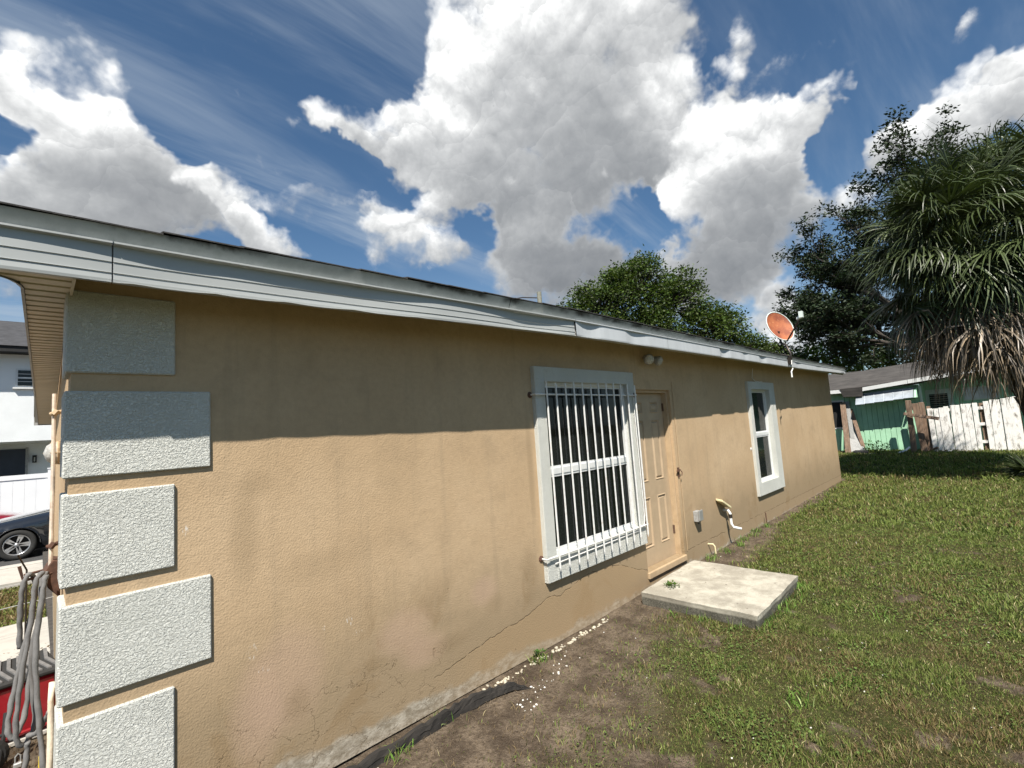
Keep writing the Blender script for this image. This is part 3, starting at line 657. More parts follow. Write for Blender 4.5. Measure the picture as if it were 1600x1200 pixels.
# soffit at the near end: grooved beige vinyl panels, outer edge sweeping out at the corner
def outer_x(y):
    if y >= 2.86: return -.049+(y-2.86)*.0071
    return float(np.interp(y, [2.5, 2.60, 2.66, 2.703, 2.748, 2.80, 2.86], [-.56, -.42, -.20, -.125, -.085, -.062, -.049]))
def inner_x(y): return .10 if y < 2.88 else .090+(y-2.9)*TX
y = 2.60; pan = []
while y < 13.7:
    y1 = min(y+.305, 13.75); rws = []; nn = 3
    for g in range(nn):
        a = y+(y1-y)*g/nn; c = y+(y1-y)*(g+1)/nn; zz = 2.565+(.0 if g % 2 else .0)
        for (yy, z) in ((a, zz+.016), (a+.003, zz), (c-.016, zz+.003), (c-.016, zz+.016)):
            xo = outer_x(yy); xi = inner_x(yy); rws.append([(xo+(xi-xo)*q/3, yy, z) for q in range(4)])
    MB().grid(rws).build('soffit_panel', M['soffit'], house); y = y1
rws = []
ys = list(np.linspace(2.605, 2.86, 18))+[13.76]
rws = [[(outer_x(yy)-.001, yy, 2.558), (outer_x(yy)-.012, yy, 2.560), (outer_x(yy)-.012, yy, 2.70), (outer_x(yy)+.02, yy, 2.74), (max(outer_x(yy)+.03, .0), yy, 2.77)] for yy in ys]
MB().grid(rws).build('rake_trim', M['grey_plastic'], house)
MB().box(-.04, .22, 13.765, 13.80, 2.55, 2.72).build('rake_trim', M['grey_plastic'], house)
MB().box(.094, .104, HY-.29, HY-.005, 2.556, 2.70).build('soffit_end', M['soffit'], house)
MB().box(-.03, .10, HY-.01, 13.7, 2.60, 2.76).build('rake_board', M['board'], house)
# long white eave soffit with wavy lip
rws = []
for i in range(401):
    x = .11+(14.0-.11)*i/400; e = interp(x, EO); z = interp(x, ZB); wv = .007*abs(math.sin(x*8.2+2*math.sin(x*1.3)))*(1 if x < 2 else .15)
    rws.append([(x, HY-e+.012, z+.001-wv), (x, HY-e+.05, z+.008-wv*.5), (x, HY-e+.055, 2.695), (x, HY+.003, 2.70)])
MB().grid(rws).build('soffit_panel', M['soffit_white'], house)

# ------------------------------------------------------------ things on and by the house
def dish():
    r = thing('satellite_dish', (9.62, 2.53, 2.79), 'rusty orange satellite dish on a bent grey mast at the roof edge', 'satellite dish')
    C = Vector((9.72, 2.66, 3.40)); a, e = D2R(240), D2R(20); n = Vector((math.cos(a)*math.cos(e), math.sin(a)*math.cos(e), math.sin(e)))
    s = n.cross(Vector((0, 0, 1))).normalized(); v = s.cross(n); R = .275
    for off, nm, m, rr in ((0, 'reflector', M['dish_face'], R), (-.012, 'back_shell', M['grey_metal'], R*1.015)):
        rws = []
        for i in range(9):
            q = i/8*rr; rws.append([C+n*(off-.07*(1-(q/rr)**2))+(s*math.cos(t)+v*math.sin(t)*1.1)*q for t in [2*math.pi*k/36 for k in range(37)]])
        MB().grid(rws).build(nm, m, r, smooth=True)
    rim = [C+(s*math.cos(t)+v*math.sin(t)*1.1)*(R+.002) for t in [2*math.pi*k/36 for k in range(37)]]
    MB().tube(rim, .009, 6, False).build('rim', M['greywhite'], r)
    low = C-v*R*1.08-n*.01; L = C+n*.42-v*.10
    MB().tube([C-v*.12-n*.10, low-n*.03, low+n*.03-v*.02, L-v*.03], .014, 6).build('feed_arm', M['dark_metal'], r)
    MB().tube([L-n*.05, L-n*.03, L+n*.05], [.02, .032, .032], 10).box(-.035, .035, -.03, .03, -.055, .055, Matrix.Translation(L+v*.03+n*.06)).build('receiver', M['greywhite'], r)
    foot = Vector((9.60, 2.52, 2.75))
    MB().tube([foot+Vector((0, 0, -.02)), foot+Vector((.03, .0, .10)), foot+Vector((.02, .06, .28)), C-v*.30-n*.13, C-v*.16-n*.11], .019, 8).build('mast', M['dark_metal'], r, smooth=True)
    MB().box(-.055, .055, -.02, .02, -.07, .07, Matrix.Translation(C-v*.14-n*.10)).build('bracket', M['dark_metal'], r)
    MB().box(foot.x-.10, foot.x+.03, foot.y-.012, foot.y+.03, foot.z-.09, foot.z+.04).tube([foot+Vector((-.16, .22, .13)), foot+Vector((0, .01, .07))], .01).tube([foot+Vector((.2, .2, .13)), foot+Vector((.02, .01, .07))], .01).build('foot_plate', M['dark_metal'], r)
    MB().tube([foot+Vector((-.03, -.02, -.02)), foot+Vector((-.10, -.03, -.10)), foot+Vector((-.06, -.03, -.17)), foot+Vector((-.14, -.02, -.23)), foot+Vector((-.14, -.02, -.33))], [.006, .006, .008, .012, .014], 6).build('cable', M['pvc'], r)
dish()
tag(MB().tube([(8.72, HY-.01, 2.60), (8.66, HY-.015, 2.5), (8.64, HY-.012, 2.43), (8.72, HY-.03, 2.375), (8.86, HY-.05, 2.365), (9.0, HY-.05, 2.37)], .004, 5).build('cable', M['pvc']), 'thin loose wire hanging from the eave onto the narrow window surround', 'wire')
def flood():
    r = thing('floodlight', (5.24, HY, 2.60), 'twin head floodlight with round glass lamps under the eave', 'floodlight')
    MB().lathe([(0, 0), (.055, 0), (.055, .02), (.03, .035), (0, .035)], (5.22, HY, 2.56), (0, -1, 0), 14).build('base_plate', M['grey_plastic'], r)
    for dx, dz, c in ((-.22, -.03, (5.06, HY-.10, 2.535)), (.09, -.05, (5.29, HY-.10, 2.53))):
        c = Vector(c); ax = Vector((-.45 if dx < 0 else .25, -.75, -.35)).normalized()
        hd = MB().lathe([(.012, -.10), (.03, -.085), (.048, -.03), (.062, .0), (.064, .012)], c, ax, 16).build('lamp_head', M['grey_plastic'], r, smooth=True)
        MB().lathe([(.060, .008), (.055, .03), (.03, .045), (0, .05)], c, ax, 16).build('lens', M['lens'], hd, smooth=True)
        MB().tube([Vector((5.22, HY-.03, 2.56)), c-ax*.10], .011, 6).build('arm', M['grey_plastic'], r)
flood()
ob = thing('outlet_box', (6.05, HY, .52), 'small grey weatherproof outlet box on wall right of the door', 'outlet box')
MB().box(6.0, 6.10, HY-.065, HY+.002, .50, .635).build('body', M['grey_plastic'], ob, bevel=.006)
MB().box(5.995, 6.105, HY-.085, HY-.066, .515, .645).build('cover', M['grey_metal'], ob, bevel=.004)
MB().tube([(6.04, HY-.04, .5), (6.04, HY-.045, .47)], .012, 8).build('cord_hole', M['dark_metal'], ob)
dp = thing('drain_pipe', (6.95, HY, .03), 'white plastic overflow pipe with a curved end sticking from the wall', 'pipe')
MB().tube([(6.93, HY+.01, .50), (6.93, HY-.07, .50), (6.935, HY-.09, .46), (6.94, HY-.09, .32), (6.95, HY-.11, .27), (7.0, HY-.20, .245)], .019, 10).build('pipe', M['pvc'], dp, smooth=True)
MB().lathe([(.026, 0), (.026, .05)], (6.937, HY-.09, .40), (0, 0, 1), 10).build('collar', M['dark_metal'], dp)
tag(MB().prism([(6.70, HY-.01, .665), (6.98, HY-.01, .535), (6.98, HY-.10, .52), (6.70, HY-.10, .65)], (0, 0, .03)).build('splash_guard', M['cream_sheet'], bevel=.004), 'cream coloured plastic guard fixed aslant above the white drain pipe', 'guard')
tag(MB().tube([(6.34, HY+.01, .155), (6.34, HY-.07, .16), (6.35, HY-.085, .13), (6.36, HY-.085, .04)], .009, 8).build('stub_pipe', M['cream_sheet']), 'short bent stub pipe low on the wall beside the slab', 'pipe')
tag(MB().tube([(8.45, HY-.05, -.0), (8.44, HY-.05, .22)], .008, 6).build('metal_stake', M['rust']), 'thin dark rod standing in soil below the narrow window', 'rod')
tag(MB().lathe([(0, .012), (.018, .008), (.026, 0)], (8.26, HY, 1.26), (0, -1, 0), 7).build('wall_patch', M['white_paint']), 'small white filler dab on the wall left of the narrow window', 'filler')
# slab
sl = MB(); P4 = [(4.37, 2.74), (4.40, 1.64), (5.69, 1.67), (5.70, 2.80)]
def subdiv_slab():
    bm = bmesh.new(); lo = [bm.verts.new((x+.03*(1 if x < 5 else -1), y+(.03 if y < 2 else 0), -.12)) for x, y in P4]; tp = [bm.verts.new((x, y, .115)) for x, y in P4]
    bm.faces.new(tp); bm.faces.new(lo[::-1])
    for i in range(4): j = (i+1) % 4; bm.faces.new((lo[i], lo[j], tp[j], tp[i]))
    bmesh.ops.recalc_face_normals(bm, faces=bm.faces)
    bmesh.ops.subdivide_edges(bm, edges=bm.edges, cuts=22, use_grid_fill=True)
    for v in bm.verts:
        n = float(fbm(v.co.x+v.co.z*3, v.co.y, 5, 3, 3))-.5; edge = min(abs(v.co.y-1.64), abs(v.co.x-4.385), abs(v.co.x-5.695))
        v.co.z += n*.012-(.006 if edge < .02 and v.co.z > .1 else 0)
        if edge < .03: v.co.x += (float(vnoise(v.co.y*9, v.co.z*9, 1, 3))-.5)*.014; v.co.y += (float(vnoise(v.co.x*9, v.co.z*9, 1, 5))-.5)*.014
    me = bpy.data.meshes.new('slab'); bm.to_mesh(me); bm.free(); return me
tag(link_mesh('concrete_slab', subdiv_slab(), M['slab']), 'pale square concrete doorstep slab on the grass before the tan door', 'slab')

# blackened board lying by the wall
pts = [(.75, 2.76, .0), (1.27, 2.745, .0), (1.75, 2.755, .01), (2.05, 2.755, .02), (2.30, 2.72, .03), (2.45, 2.66, .035), (2.56, 2.58, .015)]
rws = []; fine_ = []
for i in range(len(pts)-1):
    for k in range(8): fine_.append(tuple(pts[i][q]+(pts[i+1][q]-pts[i][q])*k/8 for q in range(3))+(i+k/8,))
fine_.append((*pts[-1], len(pts)-1.0))
hT = [.085, .085, .08, .075, .065, .045, .008]; wT = [.034, .034, .032, .028, .026, .02, .008]; rj = random.Random(9)
for (x, y, z, q) in fine_:
    h = float(np.interp(q, range(7), hT))*rj.uniform(.82, 1.12); wd_ = float(np.interp(q, range(7), wT))*rj.uniform(.85, 1.15); z += gz(x, y)-.02; j = lambda: rj.uniform(-.004, .004)
    rws.append([(x, y-wd_, z), (x, y-wd_*.8+j(), z+h*.55), (x, y-wd_*.85+j(), z+h*.62), (x, y-wd_*.6+j(), z+h+j()), (x, y-wd_*.1, z+h*.93+j()), (x, y+wd_*.2+j(), z+h*1.05+j()), (x, y+wd_, z+h*.8), (x, y+wd_*.8, z-.01), (x, y-wd_, z)])
for i, p in enumerate([]):
    h = [.085, .085, .08, .075, .065, .045, .008][i]; wd_ = [.034, .034, .032, .028, .026, .02, .008][i]; x, y, z = p; z += gz(x, y)-.02
    rws.append([(x, y-wd_, z), (x, y-wd_*.8, z+h), (x, y+wd_*.2, z+h*1.05), (x, y+wd_, z+h*.8), (x, y+wd_*.8, z-.01), (x, y-wd_, z)])
me_o = MB().grid(rws).build('rotten_board', M['rotwood']); tag(me_o, 'long blackened rotten edging board lying along the foot of the wall', 'board')

# ------------------------------------------------------------ stones, litter, grass
def scatter_rocks(name, pts, rad, m, label, cat):
    V, F = [], []
    ico = bmesh.new(); bmesh.ops.create_icosphere(ico, subdivisions=1, radius=1); bv = np.array([v.co[:] for v in ico.verts]); bf = np.array([[v.index for v in f.verts] for f in ico.faces]); ico.free()
    for (x, y), r in zip(pts, rad):
        v = bv*(1+.35*(RNG.random(bv.shape)-.5))*r*np.array([1, RNG.uniform(.6, 1), RNG.uniform(.4, .7)])
        a = RNG.uniform(0, 6.28); c, s_ = math.cos(a), math.sin(a); v = v @ np.array([[c, s_, 0], [-s_, c, 0], [0, 0, 1]])
        F.append(bf+len(V)*len(bv)); V.append(v+np.array([x, y, gz(x, y)+r*.15]))
    o = link_mesh(name, fast_mesh(name, np.concatenate(V), np.concatenate(F)), m); return tag(o, label, cat, kind='stuff')
pl = []; pr = []
for i in range(210):
    x = RNG.uniform(1.5, 3.9); pl.append((x, 2.825+RNG.normal(0, .014))); pr.append(RNG.uniform(.006, .02))
scatter_rocks('rubble', pl, pr, mat('chalky_rubble', (.44, .40, .31), .9, .3, 40, .003, 90), 'pale crumbled mortar lying along the wall foot', 'rubble')
pl = []; pr = []
for i in range(40):
    t = RNG.random(); x = 2.3+.9*t+RNG.normal(0, .05); y = 2.42+.28*t+RNG.normal(0, .035); pl.append((x, y)); pr.append(RNG.uniform(.004, .013))
for i in range(160):
    x = RNG.uniform(1.2, 8); y = RNG.uniform(-1.5, 2.8); pl.append((x, y)); pr.append(RNG.uniform(.003, .009))
scatter_rocks('gravel', pl, pr, mat('white_gravel', (.62, .60, .55), .8, .2, 30), 'scattered small white stones in the soil', 'gravel')

def make_blades(xy, length, width, tint, lean=.9):
    n = len(xy); x, y = xy[:, 0], xy[:, 1]; z = ground_z(x, y)
    z = z+.016*(fbm(x, y, 3.0, 4, 2)-.5)+.012*(fbm(x, y, 14, 2, 9)-.5)-.003
    a = RNG.uniform(0, 2*np.pi, n); ln = RNG.uniform(.25, 1.0, n)*lean
    d = np.c_[np.cos(a), np.sin(a)]; b2 = RNG.uniform(0, 2*np.pi, n); side = np.c_[np.cos(b2), np.sin(b2)]
    def P(t, wd):
        c = np.c_[x+d[:, 0]*length*ln*t**1.4, y+d[:, 1]*length*ln*t**1.4, z+length*t*np.sqrt(np.maximum(0.08, 1-(ln*t)**2*.95))]
        o = np.c_[side*(width*wd)[:, None]*.5, np.zeros(n)]; return c-o, c+o
    w1_ = np.ones(n); a0, b0 = P(0.0, w1_*.8); a1, b1 = P(.5, w1_); tp, _ = P(1.0, w1_*0)
    V = np.stack([a0, b0, a1, b1, tp], 1).reshape(-1, 3); base = np.arange(n)[:, None]*5
    F = np.concatenate([base+np.array([0, 1, 3]), base+np.array([0, 3, 2]), base+np.array([2, 3, 4])])
    tt = np.repeat(tint, 5, 0); return V, F, tt
def sample_region(n, x0, x1, y0, y1):
    return np.c_[RNG.uniform(x0, x1, n), RNG.uniform(y0, y1, n)]
def tints(xy, n):
    g1 = np.array([.118, .160, .036]); g2 = np.array([.205, .240, .066]); br = np.array([.20, .145, .07]); dk = np.array([.035, .060, .014]); st = np.array([.42, .36, .20])
    f = fbm(xy[:, 0], xy[:, 1], 1.6, 3, 21)[:, None]; r = RNG.random((n, 1)); t = g1*(1-r)+g2*r
    t = np.where(RNG.random((n, 1)) < .22, dk, t)
    pb = np.clip((f-.42)*2.4, .06, .55)*(1-.45*sstep(xy[:, 0:1], 4, 8)) + .25*(1-sstep(xy[:, 0:1], 2, 5))
    t = np.where(RNG.random((n, 1)) < pb, br*RNG.uniform(.5, 1.25, (n, 1)), t); t = np.where(RNG.random((n, 1)) < .05, st, t)
    return t*RNG.uniform(.75, 1.25, (n, 1))
GV, GF, GT = [], [], []; off = 0
for (x0, x1, y0, y1, dens, L, Wd) in ((.9, 5.2, -3.2, 2.86, 14000, .026, .0036), (5.2, 9, -5.5, 2.86, 5600, .032, .0062), (9, 14.3, -7, 2.86, 2000, .05, .011), (14.3, 23, -9, 6, 1000, .065, .020)):
    n = int((x1-x0)*(y1-y0)*dens); xy = sample_region(n, x0, x1, y0, y1)
    # only where a visitor beside the camera could see it
    keep = RNG.random(n) < lawn(xy[:, 0], xy[:, 1])**1.0*1.0+.03
    keep &= ~((xy[:, 0] > 4.36) & (xy[:, 0] < 5.71) & (xy[:, 1] > 1.62)); keep &= (xy[:, 1] > -.62*xy[:, 0]-.2)
    xy = xy[keep]; n = len(xy); cl = fbm(xy[:, 0], xy[:, 1], 6, 3, 31)
    L_ = L*RNG.uniform(.5, 1.4, n)*(.55+1.1*sstep(cl, .35, .7)); V, F, tt = make_blades(xy, L_, Wd*RNG.uniform(.6, 1.3, n), tints(xy, n))
    GV.append(V); GF.append(F+off); GT.append(tt); off += len(V)
# front yard strip beyond the path
n = 26000; xy = sample_region(n, -2.2, 1.2, 8.4, 11.9); V, F, tt = make_blades(xy, .05*RNG.uniform(.5, 1.3, n), np.full(n, .012), tints(xy, n)); GV.append(V); GF.append(F+off); GT.append(tt); off += len(V)
# taller tufts along the wall foot, slab edges
tf = [(4.40+.16*k, 1.60+.02*(k % 3)) for k in range(9)]+[(5.74, 1.7+.17*k) for k in range(7)]+[(4.33, 1.8), (4.32, 2.1), (6.2, 2.80), (6.6, 2.78), (7.0, 2.72), (7.3, 2.8), (7.6, 2.76), (7.9, 2.83), (8.3, 2.8), (4.66, 2.60), (4.3, 2.35), (5.76, 2.2), (5.75, 1.9), (2.9, 2.8), (1.9, 2.78), (1.55, 2.7), (3.45, 1.1), (3.9, .9), (5.2, .9), (4.1, -.3)]
for (tx, ty) in tf:
    n = 60 if tx > 5.8 or tx < 4.2 else 34; xy = np.c_[RNG.normal(tx, .05, n), RNG.normal(ty, .04, n)]; V, F, tt = make_blades(xy, .075*RNG.uniform(.5, 1.3, n), np.full(n, .006), tints(xy, n)*np.array([.8, 1.15, .8])); GV.append(V); GF.append(F+off); GT.append(tt); off += len(V)
tag(link_mesh('grass', fast_mesh('grass', np.concatenate(GV), np.concatenate(GF), {'tint': np.concatenate(GT)}), M['grass']), 'short patchy green and brown lawn grass with bare soil between', 'grass', kind='stuff')
# broad leaved creeping weeds in patches through the lawn
n = 60000; xy = np.r_[sample_region(n, 1.6, 9.5, -4.0, 2.7), np.c_[RNG.normal(3.2, .5, 3000), RNG.normal(1.4, .3, 3000)]]; pt = fbm(xy[:, 0], xy[:, 1], 2.2, 3, 51); keep = (pt > .54) & (RNG.random(len(xy)) < lawn(xy[:, 0], xy[:, 1])) & ~((xy[:, 0] > 4.34) & (xy[:, 0] < 5.73) & (xy[:, 1] > 1.6)) & (xy[:, 1] > -.62*xy[:, 0]-.2)
xy = xy[keep]; n = len(xy); P_ = np.c_[xy, ground_z(xy[:, 0], xy[:, 1])+RNG.uniform(.004, .028, n)]
a_ = RNG.uniform(0, 6.283, n); d1 = np.c_[np.cos(a_), np.sin(a_), RNG.uniform(-.3, .5, n)]; d2 = np.c_[-np.sin(a_), np.cos(a_), RNG.uniform(-.4, .4, n)]; ls = (RNG.uniform(.007, .016, n)*(1+.08*xy[:, 0]))[:, None]
V = np.stack([P_, P_+d1*ls*.5+d2*ls*.42, P_+d1*ls, P_+d1*ls*.5-d2*ls*.42], 1).reshape(-1, 3); b_ = np.arange(n)[:, None]*4; F = np.concatenate([b_+np.array([0, 1, 2]), b_+np.array([0, 2, 3])])
tag(link_mesh('creeping_weeds', fast_mesh('creeping_weeds', V, F, {'tint': np.repeat(np.array([.11, .165, .042])*RNG.uniform(.5, 1.4, (n, 1)), 4, 0)}), M['grass']), 'patches of small round leaved creeping weed through the lawn', 'weeds', kind='stuff')
# dead straw on the soil near the wall
n = 16000; xy = sample_region(n, .9, 5.0, -.8, 2.85); keep = RNG.random(n) < (1-lawn(xy[:, 0], xy[:, 1]))**1.5*fbm(xy[:, 0], xy[:, 1], 2.5, 3, 41)*1.4; keep &= ~((xy[:, 0] > 4.3) & (xy[:, 1] > 1.6)); xy = xy[keep]; n = len(xy)
V, F, tt = make_blades(xy, .05*RNG.uniform(.4, 1.6, n), np.full(n, .0022), np.array([.15, .11, .07])*RNG.uniform(.4, 1.6, (n, 1)), lean=1.0)
V[:, 2] = np.minimum(V[:, 2], ground_z(V[:, 0], V[:, 1])+.018)
tag(link_mesh('straw_litter', fast_mesh('straw_litter', V, F, {'tint': tt}), M['grass']), 'dry brown straw and roots lying on the bare soil', 'litter', kind='stuff')
# little weed on the slab
def weed(name, c, n, sp, ln, label):
    V, F, t = [], [], []
    for i in range(n):
        a = random.uniform(0, 6.28); r = random.uniform(0, sp); b = Vector((c[0]+math.cos(a)*r, c[1]+math.sin(a)*r, c[2]+random.uniform(0, sp*.35))); d = Vector((math.cos(a), math.sin(a), random.uniform(.1, .9))).normalized()*ln*random.uniform(.5, 1.2); s_ = d.cross(Vector((0, 0, 1))).normalized()*ln*.28
        k = len(V); V += [b, b+d*.5+s_, b+d, b+d*.5-s_]; F.append([k, k+1, k+2, k+3]); t += [[.06*random.uniform(.6, 1.4), .11, .02]]*4
    return tag(link_mesh(name, fast_mesh(name, np.array([tuple(v) for v in V]), F, {'tint': np.array(t)}), M['leaf']), label, 'weed')
weed('weed', (4.66, 2.56, .12), 60, .07, .04, 'small green weed growing on the wall side corner of the concrete slab')
weed('weed', (2.95, 2.84, .0), 40, .04, .03, 'tiny green weed in the gap at the wall foot left of the slab')

# ------------------------------------------------------------ items by the near corner
cp = thing('corner_pipe', (.07, 3.4, 1.3), 'thin pale painted pipe standing upright clear of the near wall corner', 'pipe')
MB().tube([(.063, 3.38, 1.30), (.064, 3.39, 1.7), (.062, 3.40, 2.16)], .0085, 8).build('pipe', mat('peeling_pale_pipe', (.62, .52, .42), .7, .2, 18, .001, 90, dirt=(.32, .20, .12), dirt_amt=.6, dscale=16), cp)
for z in (2.06, 1.40): MB().tube([(.05, 3.39, z-.005), (.07, 3.375, z), (.105, 3.40, z+.012)], .010, 8).tube([(.06, 3.37, z-.01), (.075, 3.37, z+.012)], .014, 6).build('clamp', M['rust'] if z < 1.5 else M['jamb'], cp)
cp2 = thing('lower_pipe', (.07, 3.2, .2), 'lower pale flaking pipe against the wall edge below the hose hanger', 'pipe')
MB().tube([(.076, 3.15, .82), (.070, 3.15, .74), (.073, 3.15, .58), (.070, 3.15, .45), (.077, 3.15, .36)], [.013, .010, .012, .010, .014], 8).build('pipe', mat('flaking_cream_pipe', (.66, .55, .42), .7, .2, 18, .002, 60, dirt=(.34, .2, .14), dirt_amt=.6, dscale=14), cp2, smooth=True)
MB().tube([(.078, 3.16, .36), (.074, 3.15, .25), (.08, 3.15, .02)], [.016, .022, .012], 8).build('joint', M['rust'], cp2)
wl = thing('wall_lantern', (.08, 3.6, 1.85), 'round caged wall lamp on the front wall by the corner', 'wall lamp')
MB().lathe([(0, .0), (.045, .005), (.06, .03), (.058, .05), (.04, .075), (0, .088)], (.115, 3.62, 1.86), (-1, 0, 0), 16).build('globe', M['lens'], wl, smooth=True)
for z in (-.03, 0, .03): MB().lathe([(.061, .024), (.064, .03), (.061, .036)], (.115, 3.62, 1.86), (-1, 0, 0), 16).build('cage_ring', M['jamb'], wl); break
MB().tube([(.115, 3.62, 1.925), (.06, 3.62, 1.915), (.03, 3.62, 1.86), (.06, 3.62, 1.805), (.115, 3.62, 1.795)], .004, 5).tube([(.115, 3.555, 1.86), (.06, 3.565, 1.86), (.03, 3.62, 1.86)], .004, 5).build('cage', M['jamb'], wl)
# hose on a rusty hanger
hg = thing('hose_hanger', (.09, 3.45, 1.28), 'rust brown metal hanger on the wall holding the grey hose', 'hanger')
MB().prism([(.10, 3.36, 1.32), (.10, 3.36, 1.14), (.055, 3.36, 1.20), (.035, 3.36, 1.27), (.07, 3.36, 1.33)], (0, .16, 0)).build('bracket', M['rust'], hg, bevel=.004)
MB().tube([(.09, 3.37, 1.27), (-.03, 3.34, 1.26), (-.045, 3.34, 1.33)], .007, 6).tube([(.09, 3.52, 1.27), (-.03, 3.50, 1.26)], .007, 6).build('hook', M['rust'], hg)
hs = thing('flat_hose', (.0, 3.4, 1.27), 'loops of thick grey discharge hose hanging on the wall hanger', 'hose')
def smooth_path(P, n=8):
    P = [Vector(p) for p in P]; out = []
    for i in range(len(P)-1):
        p0, p1, p2, p3 = P[max(i-1, 0)], P[i], P[i+1], P[min(i+2, len(P)-1)]
        for k in range(n):
            t = k/n; out.append(.5*((2*p1)+(p2-p0)*t+(2*p0-5*p1+4*p2-p3)*t*t+(3*p1-p0-3*p2+p3)*t**3))
    return out+[P[-1]]
loops = [[(-.035, 3.36, .95), (-.037, 3.34, 1.10), (-.03, 3.33, 1.24), (-.008, 3.34, 1.285), (.012, 3.38, 1.22), (-.005, 3.36, 1.05), (-.045, 3.33, .80), (-.065, 3.30, .64), (-.045, 3.29, .585), (-.012, 3.32, .66), (.005, 3.36, .85), (.03, 3.40, 1.1), (.035, 3.42, 1.26)],
         [(.035, 3.30, 1.29), (.012, 3.28, 1.25), (.0, 3.27, 1.08), (-.03, 3.26, .80), (-.038, 3.26, .60), (-.01, 3.28, .545), (.022, 3.32, .62), (.005, 3.32, .90), (.035, 3.33, 1.15), (.045, 3.36, 1.28)],
         [(.045, 3.20, 1.29), (.035, 3.19, 1.2), (.018, 3.18, .95), (.036, 3.17, .65), (.058, 3.16, .38), (.05, 3.16, .22), (.02, 3.18, .155), (-.012, 3.22, .20), (-.018, 3.24, .33), (-.002, 3.25, .50), (.0, 3.25, .56)],
         [(.0, 3.27, .58), (.03, 3.22, .60), (.055, 3.18, .66), (.07, 3.15, .70)]]
for P in loops: MB().tube([p+Vector((.0015*math.sin(i*1.7), .0, .0015*math.sin(i*2.3))) for i, p in enumerate(smooth_path(P))], [.0105+.0012*math.sin(i*.9) for i in range(len(smooth_path(P)))], 8).build('hose_loop', M['hose'], hs, smooth=True)
# red cart with a chevron rubber top
rc = thing('red_cart', (-.1, 5.0, -.1), 'glossy red metal tool box with black chevron rubber lid beside the house', 'tool box')
g0 = -.06; a = D2R(8)
Mx = Matrix.Translation((-.25, 5.05, g0)) @ Matrix.Rotation(a, 4, 'Z')
MB().box(-.45, .36, -.25, .25, .05, .40, Mx).build('body', M['red_metal'], rc, bevel=.02)
MB().box(-.46, .37, -.265, -.24, .07, .095, Mx).build('lower_rail', M['red_metal'], rc, bevel=.008)
MB().box(-.46, .37, -.265, .26, .02, .048, Mx).build('skid', M['concrete'], rc, bevel=.004)
MB().box(-.47, .38, -.27, .27, .402, .44, Mx).build('lid', M['tyre'], rc, bevel=.012)
ch = MB()
for i in range(17):
    for s_ in (-1, 1):
        x0 = -.44+i*.048; ch.prism([Mx @ Vector((x0, 0, .4405)), Mx @ Vector((x0+.02, 0, .4405)), Mx @ Vector((x0+.05, s_*.25, .4405)), Mx @ Vector((x0+.03, s_*.25, .4405))], (0, 0, .010))
ch.build('chevron_tread', M['hose'], rc)
bk = thing('black_hand_truck', (-.16, 4.55, -.06), 'black metal frame with round wheel leaning before the red tool box', 'hand truck')
MB().tube([(-.20, 4.5, -.02), (-.165, 4.55, .15), (-.15, 4.6, .27)], .012, 8).tube([(-.13, 4.5, -.02), (-.105, 4.55, .15), (-.10, 4.6, .26)], .012, 8).tube([(-.165, 4.55, .15), (-.105, 4.55, .15)], .01).build('frame', M['black'], bk)
MB().lathe([(.03, -.015), (.08, -.02), (.10, -.01), (.10, .01), (.08, .02), (.03, .015)], (-.175, 4.52, .05), (.3, -1, 0), 20).build('wheel', M['tyre'], bk)
pk = thing('padlock', (-.02, 4.55, -.04), 'small silver padlock lying on dry straw by the hose end', 'padlock')
MB().box(-.06, -.02, 4.47, 4.50, -.045, -.015).build('body', M['grey_metal'], pk, bevel=.005)
MB().tube([(-.052, 4.485, -.02), (-.052, 4.485, .02), (-.04, 4.485, .035), (-.028, 4.485, .02), (-.028, 4.485, -.02)], .004, 6).build('shackle', M['grey_metal'], pk)
tag(MB().box(.05, .075, 4.36, 4.40, -.05, .012).build('plastic_tag', mat('yellow_plastic', (.65, .48, .03), .4, .05), bevel=.003), 'small yellow plastic tag on the mulch near the wall corner', 'tag')
# mulch bed along the end wall
n = 5200; xy = np.c_[RNG.uniform(-1.2, .2, n), RNG.uniform(3.6, 12, n)]; V, F, tt = make_blades(xy, .06*RNG.uniform(.4, 1.4, n), np.full(n, .010), np.array([.16, .11, .07])*RNG.uniform(.3, 1.5, (n, 1)), lean=1.0)
V[:, 2] = np.minimum(V[:, 2], ground_z(V[:, 0], V[:, 1])+.03)
tag(link_mesh('mulch', fast_mesh('mulch', V, F, {'tint': tt}), M['grass']), 'brown straw mulch on the bed beside the front wall', 'mulch', kind='stuff')
wf = thing('wire_fence', (-.5, 9.0, -.15), 'thin two strand wire strung above the front yard grass', 'wire fence')
for z in (.50, .28): MB().tube([(-3, 7.5, z-.05), (-1, 7.55, z-.01), (.28, 7.6, z+.04)], .004, 5).build('strand', M['grey_metal'], wf)
MB().tube([(-.03, 6.0, -.1), (-.035, 6.0, .9), (-.09, 5.9, 1.05)], .007, 6).build('stake', M['dark_metal'], wf)

